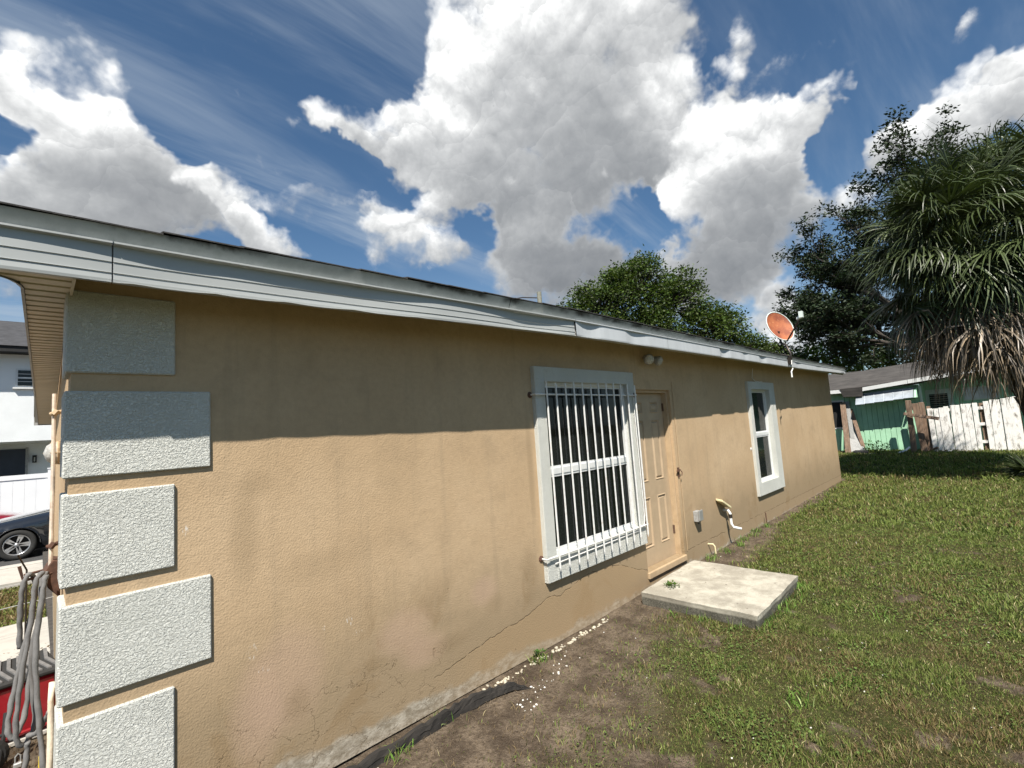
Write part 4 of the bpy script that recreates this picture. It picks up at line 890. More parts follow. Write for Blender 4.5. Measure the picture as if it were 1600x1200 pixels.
# ------------------------------------------------------------ cars
def wheel(parent, x, y, r, side):
    z = -.255+r; sgn = side
    wh = thing('wheel', (x, y, z), None, None); wh.parent = parent; wh.location = Vector((x, y, z))-world_loc(parent)
    MB().lathe([(r*.66, 0), (r*.70, .02), (r*.93, .025), (r, .0), (r, -.16), (r*.93, -.19), (r*.6, -.19)], (x, y, z), (0, sgn, 0), 32).build('tyre', M['tyre'], wh, smooth=True)
    MB().lathe([(r*.68, .012), (r*.645, .018), (r*.62, .0), (r*.6, -.10)], (x, y, z), (0, sgn, 0), 32).build('rim', M['alloy'], wh, smooth=True)
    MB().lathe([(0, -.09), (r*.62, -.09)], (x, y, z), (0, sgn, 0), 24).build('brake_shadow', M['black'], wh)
    MB().lathe([(0, .012), (r*.10, .012), (r*.14, .0), (r*.16, -.03)], (x, y, z), (0, sgn, 0), 16).build('hub', M['alloy'], wh, smooth=True)
    sp = MB()
    for k in range(5):
        for d in (-.13, .13):
            a = 2*math.pi*k/5+.3; Mx = Matrix.Translation((x, y, z)) @ Matrix.Rotation(a+d, 4, 'Y')
            sp.prism([Mx @ Vector((-.022*r/.31, -.0*sgn, r*.10)), Mx @ Vector((.022*r/.31, 0, r*.10)), Mx @ Vector((.03*r/.31, 0, r*.64)), Mx @ Vector((-.012*r/.31, 0, r*.64))], (0, -sgn*.03, 0))
    sp.build('spokes', M['alloy'], wh); return wh
def sedan(x0, y0, paint, label, wheels=(.88, 3.62), L=4.6, flip=False):
    """front bumper at x0, side toward us at y0, street at -.255"""
    W = 1.80; r = thing('parked_car', (x0+L/2, y0+W/2, -.255), label, 'car')
    sx = lambda u: x0+(L-u if flip else u)
    #        u     ztop belt  sill  halfwidth_top halfwidth_belt
    ST = [(0.00, .50, .45, .30, .55, .62), (.06, .66, .56, .22, .66, .76), (.25, .73, .62, .20, .74, .86), (.60, .80, .69, .19, .78, .89), (1.10, .88, .76, .19, .78, .90), (1.42, .93, .82, .19, .74, .90),
          (1.85, 1.18, .88, .19, .62, .90), (2.20, 1.37, .91, .19, .56, .90), (2.75, 1.43, .92, .19, .55, .90), (3.30, 1.36, .93, .19, .54, .90), (3.75, 1.13, .95, .19, .60, .89), (4.02, 1.00, .94, .20, .72, .88), (4.40, .97, .90, .24, .74, .84), (4.56, .85, .78, .30, .66, .78), (4.60, .60, .56, .36, .55, .66)]
    rws = []; cy = y0+W/2; g = -.255
    us = sorted({*np.linspace(0, 4.6, 70), *[s[0] for s in ST]})
    def st(u): return [float(np.interp(u, [s[0] for s in ST], [s[k] for s in ST])) for k in range(1, 6)]
    def sect(u):
        zt, zb, zs, ht, hb = st(u); pr = [(0, zt+.015), (ht*.6, zt+.008), (ht, zt-.02), (ht+(hb-ht)*.42, zb+(zt-zb)*.45), (hb-.02, zb+.01), (hb, zb-.06), (hb+.005, zb-.20), (hb-.005, zs+.16), (hb-.04, zs+.03), (hb-.14, zs), (0, zs)]
        return [(sx(u), cy-a, g+b_) for a, b_ in pr]+[(sx(u), cy+a, g+b_) for a, b_ in pr[::-1]]
    # wheel openings: lift the lower edge above the wheels
    for u in us:
        s = sect(u)
        for wu in wheels:
            dd = abs(u-wu)
            if dd < .37:
                h = math.sqrt(.37**2-dd**2)+.31
                s = [(p[0], p[1], max(p[2], g+h)) if abs(p[1]-cy) > .5 else p for p in s]
        rws.append(s)
    MB().grid(rws).build('body', paint, r, smooth=True)
    def side_window(us_, lo, hi, nm='window'):
        for sg in (-1, 1):
            P = []
            for (u, f) in us_:
                zt, zb, zs, ht, hb = st(u); z = zb+(zt-zb)*f; hw = hb-.02+(ht-(hb-.02))*max(0, (f-.05)/.95)*1.0+.012+.035*(1-abs(f-.5)*2)
                P.append((sx(u), cy+sg*hw, g+z))
            MB().poly(P).build(nm, M['glass'], r)
    side_window([(1.62, .12), (2.22, .86), (2.62, .88), (2.62, .08)], 0, 0); side_window([(2.70, .08), (2.70, .88), (3.2, .84), (3.62, .35), (3.5, .08)], 0, 0)
    for (u0, u1) in ((1.45, 2.15), (3.42, 3.98)):
        a_, b_ = st(u0), st(u1); MB().quad((sx(u0), cy-a_[3]*.9, g+a_[0]+.028), (sx(u0), cy+a_[3]*.9, g+a_[0]+.028), (sx(u1), cy+b_[3]*.9, g+b_[0]+.028), (sx(u1), cy-b_[3]*.9, g+b_[0]+.028)).build('windscreen', M['glass'], r)
    for sg in (-1, 1):
        MB().lathe([(0, -.05), (.05, -.04), (.07, 0), (.05, .05), (0, .06)], (sx(1.72), cy+sg*.98, g+.98), (1, 0, 0), 10).build('mirror', paint, r, smooth=True)
        MB().box(min(sx(.1), sx(.42)), max(sx(.1), sx(.42)), cy+sg*.70-.09, cy+sg*.70+.09, g+.56, g+.68).build('headlight', M['lens'], r, bevel=.03)
        MB().box(min(sx(4.3), sx(4.55)), max(sx(4.3), sx(4.55)), cy+sg*.68-.10, cy+sg*.68+.10, g+.72, g+.86).build('tail_light', M['red_metal'], r, bevel=.03)
        for u in (2.45, 3.35): MB().box(min(sx(u), sx(u+.16)), max(sx(u), sx(u+.16)), cy+sg*.905-.012, cy+sg*.905+.012, g+.78, g+.80).build('door_handle', paint, r, bevel=.004)
        for u in (1.35, 2.66, 3.70): MB().box(sx(u)-.003, sx(u)+.003, cy+sg*.902-.006, cy+sg*.902+.006, g+.24, g+.86).build('door_seam', M['black'], r)
    for wu in wheels:
        for sg in (-1, 1):
            wheel(r, sx(wu), cy+sg*.88, .315, sg)
            MB().tube([(sx(wu)+.365*math.cos(t), cy+sg*.90, g+.31+.365*math.sin(t)) for t in np.linspace(0, math.pi, 18)], .012, 6).build('arch_lip', paint, r)
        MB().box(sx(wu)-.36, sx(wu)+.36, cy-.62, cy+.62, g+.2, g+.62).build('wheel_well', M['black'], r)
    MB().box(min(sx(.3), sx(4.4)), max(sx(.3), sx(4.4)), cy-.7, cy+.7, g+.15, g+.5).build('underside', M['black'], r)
    return r
sedan(-1.13, 15.1, M['black_paint'], 'black sedan parked along the street in front of the white fence')
sedan(-4.75, 18.0, M['red_paint'], 'dark red car mostly hidden behind the black sedan', flip=True)

# ------------------------------------------------------------ white house over the road
vf = thing('vinyl_fence', (0, 21.2, -.25), 'white vinyl privacy fence in front of the pale two storey house', 'fence')
FZ = 1.48
for i in range(8):
    x0 = -9+i*2.4-.25+.0
    MB().box(x0-.065, x0+.065, 21.15, 21.28, -.3, FZ+.08).box(x0-.08, x0+.08, 21.135, 21.295, FZ+.08, FZ+.11).build('post', M['vinyl'], vf, bevel=.004)
    if i < 7:
        MB().box(x0+.066, x0+2.334, 21.18, 21.25, FZ-.18, FZ-.04).build('rail', M['vinyl'], vf); MB().box(x0+.066, x0+2.334, 21.18, 21.25, -.2, -.05).build('rail', M['vinyl'], vf)
        for k in range(9): MB().box(x0+.07+k*.2515, x0+.07+k*.2515+.249, 21.20, 21.23, -.05, FZ-.18).build('plank', M['vinyl'], vf, bevel=.003)
wh = thing('white_house', (0, 24, -.25), 'pale grey two storey house with dark roof across the street', 'house')
def wbox(n, m, x0, x1, y0, y1, z0, z1, **k): return MB().box(x0, x1, y0, y1, z0, z1).build(n, m, wh, **k)
wbox('wall', M['white_stucco_far'], -12, 9, 24.0, 24.25, 2.55, 5.62)
wbox('wall', M['white_stucco_far'], -12, 9, 25.6, 25.8, -.3, 2.55)
wbox('carport_ceiling', M['white_stucco_far'], -12, 9, 24.25, 25.6, 2.5, 2.7)
for x0 in (-12, 1.6, 8.7): wbox('pillar', M['white_stucco_far'], x0, x0+.3, 24.0, 25.6, -.3, 2.55)
wbox('wall', M['white_stucco_far'], -12, -11.8, 24.25, 32, -.3, 5.6); wbox('wall', M['white_stucco_far'], 8.8, 9, 24.25, 32, -.3, 5.6)
wbox('eave', M['black'], -12.7, 9.7, 23.35, 24.3, 5.60, 5.80)
MB().prism([(-12.8, 23.3, 5.80), (-12.8, 28, 7.6), (-12.8, 32.6, 5.8)], (22.6, 0, 0)).build('roof', M['roof_dark'], wh)
wbox('door', M['navy'], -1.6, -.27, 25.54, 25.6, -.3, 2.32); wbox('door_frame', M['grey_plastic'], -.27, -.20, 25.52, 25.6, -.3, 2.36)
wn = wbox('window', M['white_paint'], -.56, .42, 23.95, 24.02, 4.44, 5.10)
wn2_ = MB().box(-.50, .36, 23.935, 23.948, 4.50, 5.04).build('pane', M['glass'], wn)
for b_ in ((-.5, .36, 4.745, 4.795), (-.14, -.11, 4.5, 5.04), (-.5, .36, 4.63, 4.645), (-.5, .36, 4.90, 4.915)): MB().box(b_[0], b_[1], 23.915, 23.934, b_[2], b_[3]).build('muntin', M['white_paint'], wn)
MB().box(-.62, .48, 23.88, 24.0, 4.38, 4.44).build('sill', M['white_paint'], wn)
lp = wbox('wall_lamp', M['black'], -.09, .03, 25.45, 25.6, 1.78, 2.06); MB().box(-.05, -.01, 25.43, 25.45, 1.82, 1.98).build('lamp_glass', M['lens'], lp)

# ------------------------------------------------------------ green house and its clutter
gh = thing('green_house', (21.5, 3, .1), 'low mint green house with grey roof and metal awning behind the yard', 'house')
GXp = 21.5
def gbox(n, m, x0, x1, y0, y1, z0, z1, **k): return MB().box(x0, x1, y0, y1, z0, z1).build(n, m, gh, **k)
yy = 6.5; i = 0
while yy > -4.0:                                    # vertical grooved boards
    y2 = yy-.155
    front = GXp if yy > 1.86 else GXp+1.1
    if not (3.95 < yy < 4.6 and False):
        if yy > 1.86: gbox('siding_board', M['green'], front-.0, front+.04, y2+.010, yy, .05, 2.46, bevel=.004)
        else: gbox('siding_board', M['green'], front, front+.04, y2+.010, yy, .05, 2.75, bevel=.004)
    yy = y2
gbox('sheathing', M['green'], GXp+.025, GXp+.10, 1.86, 6.5, .05, 2.46); gbox('sheathing', M['green'], GXp+1.125, GXp+1.2, -4, 1.86, .05, 2.85)
gbox('return_wall', M['green'], GXp+.0, GXp+1.12, 1.80, 1.845, .05, 2.5)
gbox('wall', M['green'], GXp+.1, GXp+8, 6.42, 6.5, .05, 2.5)
gbox('corner_trim', M['greywhite'], GXp-.02, GXp+.02, 1.80, 1.87, .05, 2.40)
# roof in one long low slope with a shallow dip, eave boards in lengths
rw = []
for i in range(23):
    y = 6.9-i*.5; ez = 2.50+max(0, (3.5-y))*.098-.02*math.sin(y*1.3); rw.append([(GXp-.42, y, ez), (GXp-.40, y, ez+.02), (GXp+1.2, y, ez+.39), (GXp+3.4, y, min(3.95, 3.22+max(0, 3.9-y)*.07+.12)), (GXp+7.5, y, ez+.1)])
MB().grid(rw).build('roof', M['roof_grey'], gh)
for a, b_ in ((6.9, 4.02), (3.40, 2.1), (2.09, .6), (.59, -1.5), (-1.51, -3.8)):
    za, zb = [2.50+max(0, (3.5-q))*.098 for q in (a, b_)]
    MB().prism([(GXp-.43, a, za), (GXp-.43, b_, zb), (GXp-.43, b_, zb-.13), (GXp-.43, a, za-.13)], (.03, 0, 0)).build('eave_board', M['white_paint'], gh)
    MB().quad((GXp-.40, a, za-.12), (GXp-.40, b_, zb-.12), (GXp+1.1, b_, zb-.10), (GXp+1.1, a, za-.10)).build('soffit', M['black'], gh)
MB().prism([(GXp-.46, 4.05, 2.52), (GXp-.46, 3.36, 2.52), (GXp-.40, 3.40, 2.20), (GXp-.40, 3.98, 2.22)], (.05, 0, 0)).build('sagging_roof_felt', M['roof_grey'], gh)
# awning of six pressed panels
aw = thing('awning', (GXp-.3, 2.8, 2.1), None, None); aw.parent = gh; aw.location = Vector((GXp-.3, 2.8, 2.1))-Vector((21.5, 3, .1)); aw['label'] = 'dull metal awning of six panels on the green wall'
for i in range(6):
    a = 3.62-i*.272; b_ = a-.262; zt = 2.26+i*.012; zl = 1.90+i*.022
    MB().prism([(GXp-.55, a, zl), (GXp-.55, b_, zl+.008), (GXp-.22, b_-.0, zt+.02), (GXp-.22, a, zt)], (-.012, 0, .006)).build('awning_panel', M['aluminium'], aw, bevel=.004)
    MB().box(GXp-.57, GXp-.20, b_-.012, b_+.002, 0, .03, Matrix.Translation((0, 0, 0))).mesh if False else None
    MB().tube([(GXp-.575, b_-.005, zl+.006), (GXp-.24, b_-.005, zt+.02)], .013, 6).build('rib', M['aluminium'], aw)
MB().prism([(GXp-.20, 3.64, 2.27), (GXp-.20, 1.98, 2.34), (GXp, 1.98, 2.38), (GXp, 3.64, 2.31)], (0, 0, .015)).build('awning_top', M['aluminium'], aw)
MB().prism([(GXp-.56, 1.965, 2.02), (GXp-.22, 1.965, 2.34), (GXp, 1.965, 2.42), (GXp, 1.965, 2.02)], (0, -.06, 0)).build('awning_side', M['green'], aw)
# louvred window on the set back wall
lw_ = gbox('window', M['greywhite'], GXp+1.04, GXp+1.10, 1.08, 1.84, 1.60, 2.26)
MB().box(GXp+1.02, GXp+1.038, 1.22, 1.70, 1.62, 2.10).build('pane', M['black'], lw_)
for k in range(6): MB().box(-.03, .012, 1.23, 1.69, -.004, .004, Matrix.Translation((GXp+1.01, 0, 1.68+k*.075)) @ Matrix.Rotation(.6, 4, 'Y')).build('louvre', M['grey_metal'], lw_)
lw2 = gbox('window', M['greywhite'], GXp+1.06, GXp+1.10, -.05, .82, 1.80, 2.25); MB().box(GXp+1.04, GXp+1.058, .0, .77, 1.84, 2.2).build('pane', M['aluminium'], lw2)
dk = gbox('window', M['white_paint'], GXp-.03, GXp-.002, 4.05, 4.62, 1.05, 2.12); MB().box(GXp-.045, GXp-.031, 4.10, 4.58, 1.12, 2.06).build('pane', M['black'], dk)
# leaning planks and post
def plank(a, b_, w_, th, m, name, label, cat, group=None):
    a, b_ = Vector(a), Vector(b_); d = (b_-a); L = d.length; z = d.normalized(); side = Vector((0, 1, 0)); side = (side-z*side.dot(z)).normalized(); n = z.cross(side)
    Mx = Matrix((( n.x, side.x, z.x, a.x), (n.y, side.y, z.y, a.y), (n.z, side.z, z.z, a.z), (0, 0, 0, 1)))
    return tag(MB().box(-th/2, th/2, -w_/2, w_/2, 0, L, Mx).build(name, m, bevel=.006), label, cat, group)
plank((20.75, 3.98, gz(20.7, 4)), (21.3, 4.06, 2.02), .17, .05, M['weatherwood'], 'wood_plank', 'widest brown plank leaning on the green wall beside the tan house corner', 'plank')
plank((20.95, 3.83, gz(20.7, 4)), (21.42, 3.94, 2.05), .13, .04, M['grey_plastic'], 'wood_plank', 'grey weathered plank leaning just behind the widest brown plank', 'plank')
plank((20.85, 3.50, gz(20.7, 3.6)), (21.42, 3.86, 1.75), .12, .04, M['weatherwood'], 'wood_plank', 'slanting brown plank leaning right of the grey weathered plank', 'plank')
gp = tag(MB().prism([(20.7, 3.92, .15), (20.75, 3.42, .15), (21.4, 3.80, 1.15), (21.38, 3.95, 1.2)], (.02, 0, .012)).build('sheet_panel', M['grey_plastic']), 'grey translucent sheet leaning at the foot of the slanting plank', 'sheet')
tag(MB().box(20.55, 20.95, 3.38, 3.82, .10, .30).build('black_tub', M['black'], bevel=.05), 'low black tub on the ground below the leaning grey sheet', 'tub')
tag(MB().tube([(20.65, 3.95, .16), (20.6, 3.2, .17), (20.55, 2.6, .18), (20.6, 2.35, .28), (20.75, 2.25, .38)], .03, 8).build('white_pipe', M['pvc']), 'long white plastic pipe lying curved along the green wall base', 'pipe')
plank((20.9, 2.16, gz(21, 2)), (20.75, 2.12, 1.93), .15, .09, M['weatherwood'], 'wood_post', 'tall thin brown post at the left of the crossed boards', 'post')
plank((21.0, 1.90, gz(21, 2)), (21.0, 1.98, 1.82), .17, .05, M['weatherwood'], 'wood_plank', 'upright brown board between the tall post and the white fence', 'plank')
plank((21.1, 1.76, gz(21, 2)), (21.05, 1.82, 1.84), .15, .05, M['weatherwood'], 'wood_plank', 'upright brown board touching the left edge of white fence', 'plank')
plank((20.66, 2.27, 1.50), (20.62, 1.40, 1.28), .10, .05, M['weatherwood'], 'cross_board', 'brown board nailed aslant across the upright posts by the fence', 'plank')
plank((21.1, 1.83, gz(21, 2)), (20.9, 1.55, .35), .06, .05, M['weatherwood'], 'wood_offcut', 'short weathered offcut lying at the foot of the white fence', 'offcut')
# white board fence
bf = thing('board_fence', (21.0, .9, .1), 'weathered white fence of upright boards before the green house', 'fence')
y = 1.68; i = 0; bx = 21.0
while y > -.36:
    wd_ = random.uniform(.118, .135); gap = (.40 < y-wd_/2 < .47)
    if not (.345 < y-wd_ < .44):
        ht = 1.60+(1.68-y)*.115+random.uniform(-.02, .02); x = bx+random.uniform(-.02, .02); ln = random.uniform(-.012, .012)
        Mx = Matrix.Translation((x, y-wd_/2, 0)) @ Matrix.Rotation(ln, 4, 'X')
        MB().box(-.012, .012, -wd_/2, wd_/2, .08+random.uniform(-.03, .03), ht, Mx).build('fence_board', M['greypaintwood'], bf, bevel=.004)
    y -= wd_+random.uniform(.003, .010); i += 1
for z in (.45, 1.0, 1.5): MB().box(bx+.03, bx+.08, -.4, 1.7, z, z+.09).build('rail', M['greypaintwood'], bf)
for y in (1.66, .40, -.38): MB().box(bx+.08, bx+.17, y-.05, y+.05, 0, 1.7).build('post', M['weatherwood'], bf)
bf2 = 0
# low weeds by the green wall
def bush(name, c, n, sz, leaf, label, cat, col=(.055, .10, .025), kind=None, m='leaf'):
    c = np.array(c, float); d = RNG.normal(size=(n, 3)); d /= np.linalg.norm(d, axis=1)[:, None]; r = RNG.random(n)**.4; p = c+d*r[:, None]*np.array(sz); p[:, 2] = np.maximum(p[:, 2], c[2]-sz[2]*.9)
    return tag(link_mesh(name, leaves(p, leaf, col), M[m]), label, cat, kind=kind)
def leaves(p, leaf, col, droop=0.0, asp=.5, outward=None):
    n = len(p); a = RNG.normal(size=(n, 3)); a[:, 2] = a[:, 2]*.6-droop
    if outward is not None: a += outward*.8
    a /= np.linalg.norm(a, axis=1)[:, None]; b_ = np.cross(a, RNG.normal(size=(n, 3))+np.array([0, 0, 1.6])); b_ /= np.linalg.norm(b_, axis=1)[:, None]+1e-9
    s_ = (leaf*RNG.uniform(.6, 1.3, n))[:, None]; nrm = np.cross(a, b_)
    V = np.stack([p, p+a*s_*.45+b_*s_*asp*.5+nrm*s_*.08, p+a*s_, p+a*s_*.45-b_*s_*asp*.5+nrm*s_*.08], 1).reshape(-1, 3); base = np.arange(n)[:, None]*4
    F = np.concatenate([base+np.array([0, 1, 2]), base+np.array([0, 2, 3])]); c = np.array(col)*RNG.uniform(.55, 1.45, (n, 1))*(1+.25*(RNG.random((n, 3))-.5))
    return fast_mesh('leaves', V, F, {'tint': np.repeat(c, 4, 0)})
bush('weeds', (20.8, 3.15, .35), 260, (.18, .45, .28), .09, 'leafy green weeds growing under the awning against green wall', 'weeds', kind='stuff')
bush('weeds', (20.8, 1.0, .18), 320, (.12, .9, .12), .07, 'low dry weeds along the foot of the white board fence', 'weeds', (.13, .12, .04), kind='stuff')

# ------------------------------------------------------------ trees
def lobed_tree(name, base, lobes, nclump, nleaf, leaf, col, label, trunk_r, clump_r=.35, m='leaf', group=None, fork=None):
    t = thing(name, base, label, 'tree', group); base = Vector(base)
    cs = np.array([l[0] for l in lobes], float); rs = np.array([l[1] for l in lobes], float)
    wts = rs.prod(1)**.66; wts /= wts.sum(); k = RNG.choice(len(lobes), nclump, p=wts)
    d = RNG.normal(size=(nclump, 3)); d /= np.linalg.norm(d, axis=1)[:, None]; d[:, 2] = np.where(d[:, 2] < -.5, -d[:, 2], d[:, 2])
    r = .55+.5*RNG.random(nclump)**.6; r *= 1+.22*np.sin(d[:, 0]*5+k)*np.cos(d[:, 1]*4+k*2); C = cs[k]+d*r[:, None]*rs[k]
    kk = np.repeat(np.arange(nclump), nleaf); off = RNG.normal(size=(len(kk), 3))*clump_r*np.array([1, 1, .62]); cb = np.repeat(RNG.uniform(.6, 1.4, (nclump, 1)), nleaf, 0)
    p = C[kk]+off; me = leaves(p, leaf, col, .15, .5, d[kk]*.6)
    a = me.attributes['tint']; buf = np.zeros(len(p)*4*4, np.float32); a.data.foreach_get('color', buf); buf = buf.reshape(-1, 4); buf[:, :3] *= np.repeat(cb, 4, 0); a.data.foreach_set('color', buf.ravel())
    link_mesh('crown', me, M[m], t)
    top = cs.mean(0); hub = Vector((base.x+(top[0]-base.x)*.3, base.y+(top[1]-base.y)*.3, base.z+(top[2]-base.z)*.5))
    MB().tube([base-Vector((0, 0, .3)), base+(hub-base)*.5, hub], [trunk_r*1.4, trunk_r, trunk_r*.85], 10).build('trunk', M['bark'], t, smooth=True)
    for c, r_ in lobes:
        c = Vector(c); q = hub.lerp(c, .5)+Vector((random.uniform(-.3, .3), random.uniform(-.3, .3), random.uniform(-.2, .4)))
        MB().tube([hub, q, c, c+Vector((0, 0, r_[2]*.5))], [trunk_r*.6, trunk_r*.4, trunk_r*.2, trunk_r*.06], 7).build('limb', M['bark'], t, smooth=True)
    tw = MB()
    for i in range(0, nclump, 3):
        c = Vector(C[i]); s_ = Vector(cs[k[i]]); tw.tube([s_.lerp(c, .25), s_.lerp(c, .65)+Vector((0, 0, -.1)), c], [.05, .03, .012], 4, False)
    tw.build('twigs', M['bark'], t)
    return t
# bushy tree beyond the roof
TL = [((24.8, 13.9, 8.9), (2.0, 1.9, 2.3)), ((26.2, 12.6, 8.2), (1.9, 1.9, 2.0)), ((23.0, 15.6, 8.1), (1.9, 1.8, 1.6)), ((22.0, 16.9, 7.3), (1.4, 1.4, 1.3)), ((27.6, 11.4, 6.8), (1.8, 1.6, 1.6)), ((29.2, 10.0, 5.4), (1.5, 1.4, 1.0)), ((25.0, 14.6, 6.3), (3.0, 2.8, 1.8)), ((23.5, 14.6, 9.3), (1.0, 1.0, 1.1)), ((30.4, 9.1, 4.9), (1.2, 1.2, .9)), ((31.5, 8.3, 4.2), (1.2, 1.2, .8)), ((21.2, 17.6, 6.6), (1.2, 1.2, 1.0)), ((28.6, 10.8, 7.0), (1.0, 1.0, 1.0))]
lobed_tree('leafy_tree', (25.3, 14.2, 0), TL, 1700, 30, .19, (.056, .084, .020), 'bushy bright green tree rising behind the roof of the tan house', .28, .27)
lobed_tree('leafy_tree', (34, 8.2, 0), [((34, 7.6, 4.4), (2.2, 2.4, 1.3)), ((36, 5.5, 4.6), (2.4, 2.2, 1.4)), ((37, 2.5, 4.8), (2.4, 2.6, 1.6)), ((37, -1, 5), (2.5, 2.5, 2.0))], 420, 26, .26, (.085, .145, .03), 'low distant light green tree seen just above the grey roof', .25, .4)

def oak():
    base = Vector((31.5, 1.0, .1)); t = thing('oak_tree', base, 'tall dark oak with wide gnarled limbs behind the palm', 'tree'); tips = []
    rnd = random.Random(5); limbs = []
    def grow(p, d, L, r, lvl, mb):
        P = [p]; R = [r]; n = 5; dd = d.normalized()
        for i in range(n):
            dd = (dd+Vector((rnd.uniform(-.30, .30), rnd.uniform(-.30, .30), rnd.uniform(-.22, .26)))).normalized(); P.append(P[-1]+dd*L/n); R.append(r*(1-.55*(i+1)/n))
        mb.tube(P, R, 6 if lvl < 2 else 4, False)
        if lvl >= 3: tips.extend(P[2:]); return
        if lvl == 2: tips.extend(P[4:])
        for i in range(2, n+1):
            for q in range(2 if lvl > 0 else 2):
                a = rnd.uniform(-1.2, 1.2); ax = Vector((rnd.uniform(-.3, .3), rnd.uniform(-.3, .3), 1)); nd = (Matrix.Rotation(a, 3, ax) @ dd)+Vector((0, 0, rnd.uniform(-.35, .35))); grow(P[i], nd, L*rnd.uniform(.42, .62), R[i]*.62, lvl+1, mb)
    tm = MB(); tm.tube([base-Vector((0, 0, .3)), base+Vector((0, .1, 2)), base+Vector((-.1, .4, 4.2))], [.62, .5, .44], 12); tm.build('trunk', M['bark'], t, smooth=True)
    hub = base+Vector((-.1, .4, 4.1))
    for d, L, r in (((-.05, 1, .62), 4.9, .25), ((-.35, .75, .95), 4.9, .24), ((.2, .3, 1.2), 6.3, .28), ((.1, -.5, 1.25), 6.4, .26), ((.2, -1.1, .8), 6.0, .24), ((-.45, -.1, 1.05), 6.2, .22), ((-.15, .95, .10), 4.6, .13), ((0, -1.2, .5), 5, .15)):
        mb = MB(); grow(hub+Vector((0, 0, rnd.uniform(-.3, .4))), Vector(d), L, r, 0, mb); mb.build('limb', M['bark'], t, smooth=True)
    tp = np.array([v[:] for v in tips]); tp = tp[tp[:, 2] > 2.2]; k = RNG.choice(len(tp), min(len(tp), 2500), replace=False); C = tp[k]; kk = np.repeat(np.arange(len(C)), 30)
    p = C[kk]+RNG.normal(size=(len(kk), 3))*np.array([.21, .21, .10]); link_mesh('crown', leaves(p, .20, (.026, .040, .019), .0, .5), M['oakleaf'], t)
oak()

# ------------------------------------------------------------ cabbage palm
def frond_mesh(elev, seed, dead=False, R=1.05, pet=1.25, stiff=False):
    """one fan frond; leaves the origin along +X at the given elevation, droops under gravity"""
    rg = np.random.default_rng(seed); V, F, C = [], [], []
    def strip(pts, wds, side, col):
        b = len(V)
        for p, w_ in zip(pts, wds): V.append(p-side*w_/2); V.append(p+side*w_/2); C.append(col); C.append(col)
        for i in range(len(pts)-1): F.append([b+2*i, b+2*i+1, b+2*i+3, b+2*i+2])
    d = np.array([math.cos(elev), 0, math.sin(elev)]); g = np.array([0, 0, -1.0]); p = np.zeros(3); P = [p]
    for i in range(6): d = d+g*(.06 if not dead else .16); d /= np.linalg.norm(d); p = p+d*pet/6; P.append(p)
    pc = (.10, .13, .04) if not dead else (.20, .15, .09)
    strip(P, [.05]*5+[.035, .02], np.array([0, 1, 0]), pc)
    strip(P, [.03]*7, np.array([0, 0, 1]), pc)
    S_ = np.array([0, 1, 0.]); U = np.cross(d, S_)
    n = 34 if not dead else 22
    for k in range(n):
        a = (k/(n-1)-.5)*2*2.05; fold = .30 if not dead else .15
        ld_ = d*math.cos(a)+S_*math.sin(a)*(1 if not dead else .55)+U*(-abs(math.sin(a))*fold+rg.normal(0, .05)); ld_ = ld_/np.linalg.norm(ld_)
        L = R*(1-.28*abs(a)/2.05)*rg.uniform(.85, 1.1); q = P[-1]-d*.12*(1-abs(a)/2.05); pts = [q]; n2 = 6; dd = ld_.copy()
        for i in range(n2):
            dr = (.015 if i < 3 else .26+.16*i*.5)*((.55+.65*((seed*3)%4)/3) if not dead else 1.6)*rg.uniform(.7, 1.35)*(.12 if stiff else 1); dd = dd+g*dr+rg.normal(0, .03 if not dead else .16, 3); dd /= np.linalg.norm(dd); pts.append(pts[-1]+dd*L/n2)
        sd = np.cross(ld_, U); nn = np.linalg.norm(sd); sd = sd/nn if nn > .1 else S_; sd = sd+U*rg.normal(0, .35); sd /= np.linalg.norm(sd)
        if dead: col = np.array([.21, .16, .105])*rg.uniform(.25, 1.4)
        else: col = np.array([.046, .062, .022])*rg.uniform(.6, 1.4)*(.8+.5*((seed*7)%5)/4); col = col*(1+.3*rg.random()) if rg.random() < .12 else col
        strip(pts, list(np.array([.016, .034, .036, .031, .022, .013, .003])*(1 if not dead else .75)), sd, col)
    return fast_mesh('frond', np.array(V), np.array(F), {'tint': np.array(C)}, True)
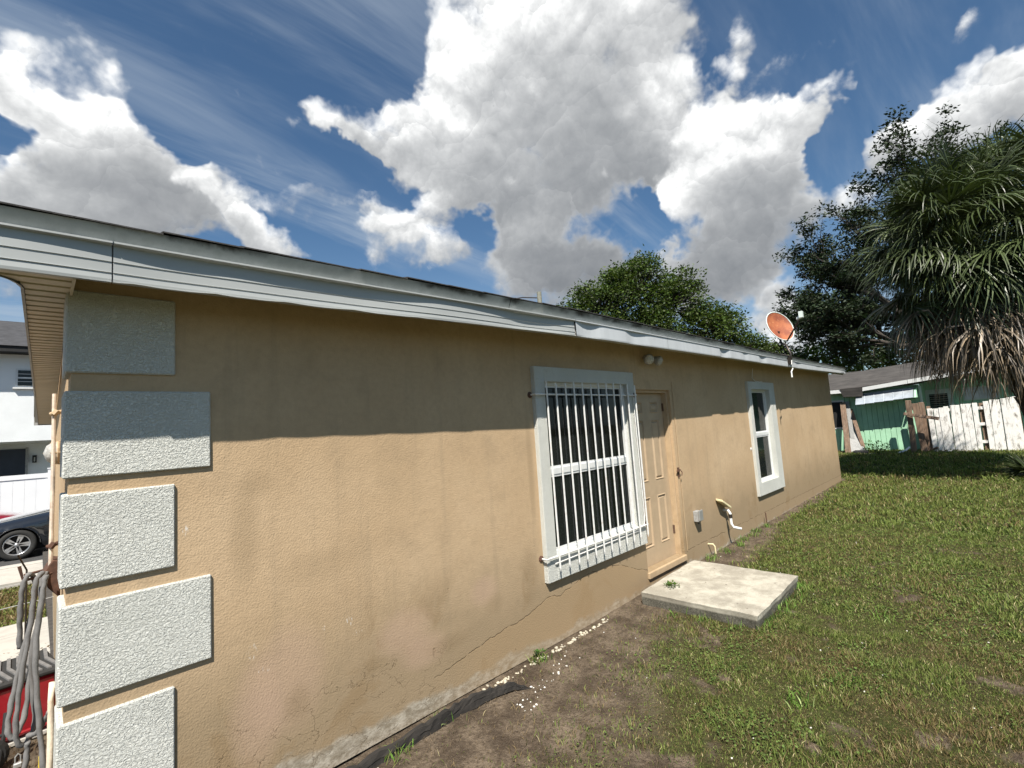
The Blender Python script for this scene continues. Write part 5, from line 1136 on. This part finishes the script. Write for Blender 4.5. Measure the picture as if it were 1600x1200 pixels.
def palm(base, head, label, nlive, ndead, R, seed):
    rr = random.Random(seed); t = thing('cabbage_palm', base, label, 'palm tree'); base = Vector(base); head = Vector(head)
    MB().tube([base-Vector((0, 0, .2)), base.lerp(head, .3)+Vector((.05, 0, 0)), base.lerp(head, .7), head], [.26, .21, .20, .17], 12).build('trunk', M['palmbark'], t, smooth=True)
    boots = MB()
    for i in range(90):
        f = .25+.75*i/90; c = base.lerp(head, f); a = i*2.4; d = Vector((math.cos(a), math.sin(a), 0)); s_ = Vector((-d.y, d.x, 0)); q = c+d*.17
        boots.prism([q-s_*.05, q+s_*.05, q+d*.10+s_*.03+Vector((0, 0, .26)), q+d*.10-s_*.03+Vector((0, 0, .26))], d*.02)
    boots.build('leaf_bases', M['palmbark'], t)
    bands = [1.35, 1.0, .65, .3, -.05, -.4]; live = {}
    for bi, e in enumerate(bands):
        for v in range(3): me = frond_mesh(e, seed*100+bi*3+v, False, R, 1.35); me.materials.append(M['frond']); live[(bi, v)] = me
    deads = []
    for v in range(6): me = frond_mesh(-.35-.14*v, seed*100+50+v, True, R*1.0, 1.35); me.materials.append(M['frond']); deads.append(me)
    for i in range(nlive):
        q = (i+.5)/nlive; bi = min(5, int(q**.75*6)); o = bpy.data.objects.new('frond', live[(bi, rr.randrange(3))]); COL.objects.link(o); o.parent = t
        o.location = head-base+Vector((0, 0, .25*(1-q)*2-.15+rr.uniform(-.1, .1))); o.rotation_euler = (rr.uniform(-.45, .45), rr.uniform(-.30, .30), i*2.399963+rr.uniform(-.2, .2)); s_ = rr.uniform(.72, 1.15); o.scale = (s_, s_, s_)
    for i in range(ndead):
        o = bpy.data.objects.new('dead_frond', deads[rr.randrange(6)]); COL.objects.link(o); o.parent = t; o.location = head-base+Vector((0, 0, -.15-.85*rr.random()**1.0)); o.rotation_euler = (rr.uniform(-.2, .2), rr.uniform(-.2, .2), i*2.399963+rr.uniform(-.3, .3)); s_ = rr.uniform(.85, 1.15); o.scale = (s_, s_, s_)
    return t
palm((15.4, -.80, gz(15.3, -.8)), (14.4, .12, 4.95), 'shaggy cabbage palm with skirt of brown dead fronds at yard edge', 165, 125, 1.2, 3)
palm((16.4, -1.9, gz(16, -1.9)), (15.9, -.95, 5.9), 'taller cabbage palm just behind the shaggy one at the right', 110, 60, 1.2, 4)
# young palmetto
def palmetto(base):
    t = thing('palmetto', base, 'small dark spiky palmetto in the grass at the palm foot', 'palmetto')
    for i in range(9):
        me = frond_mesh(random.uniform(.5, 1.3), 900+i, False, .62, .30, stiff=True); me.materials.append(M['frond']); o = bpy.data.objects.new('frond', me); COL.objects.link(o); o.parent = t; o.rotation_euler = (0, 0, i*2.4); o.scale = (.85, .85, .85)
palmetto((15.0, -.33, gz(15, -.3)))

# ------------------------------------------------------------ mast, wires and pole far off
am = thing('antenna_mast', (44.9, 11, 0), 'thin lattice antenna mast far behind between dish and oak', 'mast')
MB().tube([(44.8, 10.95, 0), (44.9, 11.0, 9.6)], .05, 5).tube([(45.1, 11.2, 0), (44.92, 11.0, 7.5)], .03, 4).tube([(44.9, 10.6, 0), (44.9, 10.98, 7.5)], .03, 4).build('pole', M['grey_metal'], am)
for z, l in ((9.2, .5), (8.7, .7)): MB().tube([(44.9-l*.5, 11+l*.5, z), (44.9+l*.5, 11-l*.5, z)], .025, 4).build('element', M['grey_metal'], am)
for a, b_, lb in (((20, 60, 9), (70, -20, 9.6), 'upper thin power line crossing the sky behind the antenna mast'), ((20, 60, 7.2), (70, -20, 7.0), 'lower thin power line crossing the sky behind the antenna mast')):
    P = [Vector(a).lerp(Vector(b_), i/20)-Vector((0, 0, 1.2*4*(i/20)*(1-i/20))) for i in range(21)]; tag(MB().tube(P, .018, 4, False).build('power_line', M['dark_metal']), lb, 'power line')
up_ = thing('utility_pole', (14.8, 12.9, 3.6), 'grey wooden pole top with thin arm standing beyond the roof', 'pole')
MB().tube([(14.8, 12.9, 3.2), (14.8, 12.9, 7.46)], .10, 10).build('post', mat('grey_pole_wood', (.20, .20, .16), .9, .2, 10), up_)
MB().tube([(14.75, 12.95, 7.22), (14.3, 13.4, 7.28), (14.12, 13.55, 7.25), (13.9, 13.75, 7.08)], .022, 6).build('arm', M['dark_metal'], up_)
up_.location = (14.8, 12.9, 3.2)
for c in up_.children: c.location = (0, 0, .4)
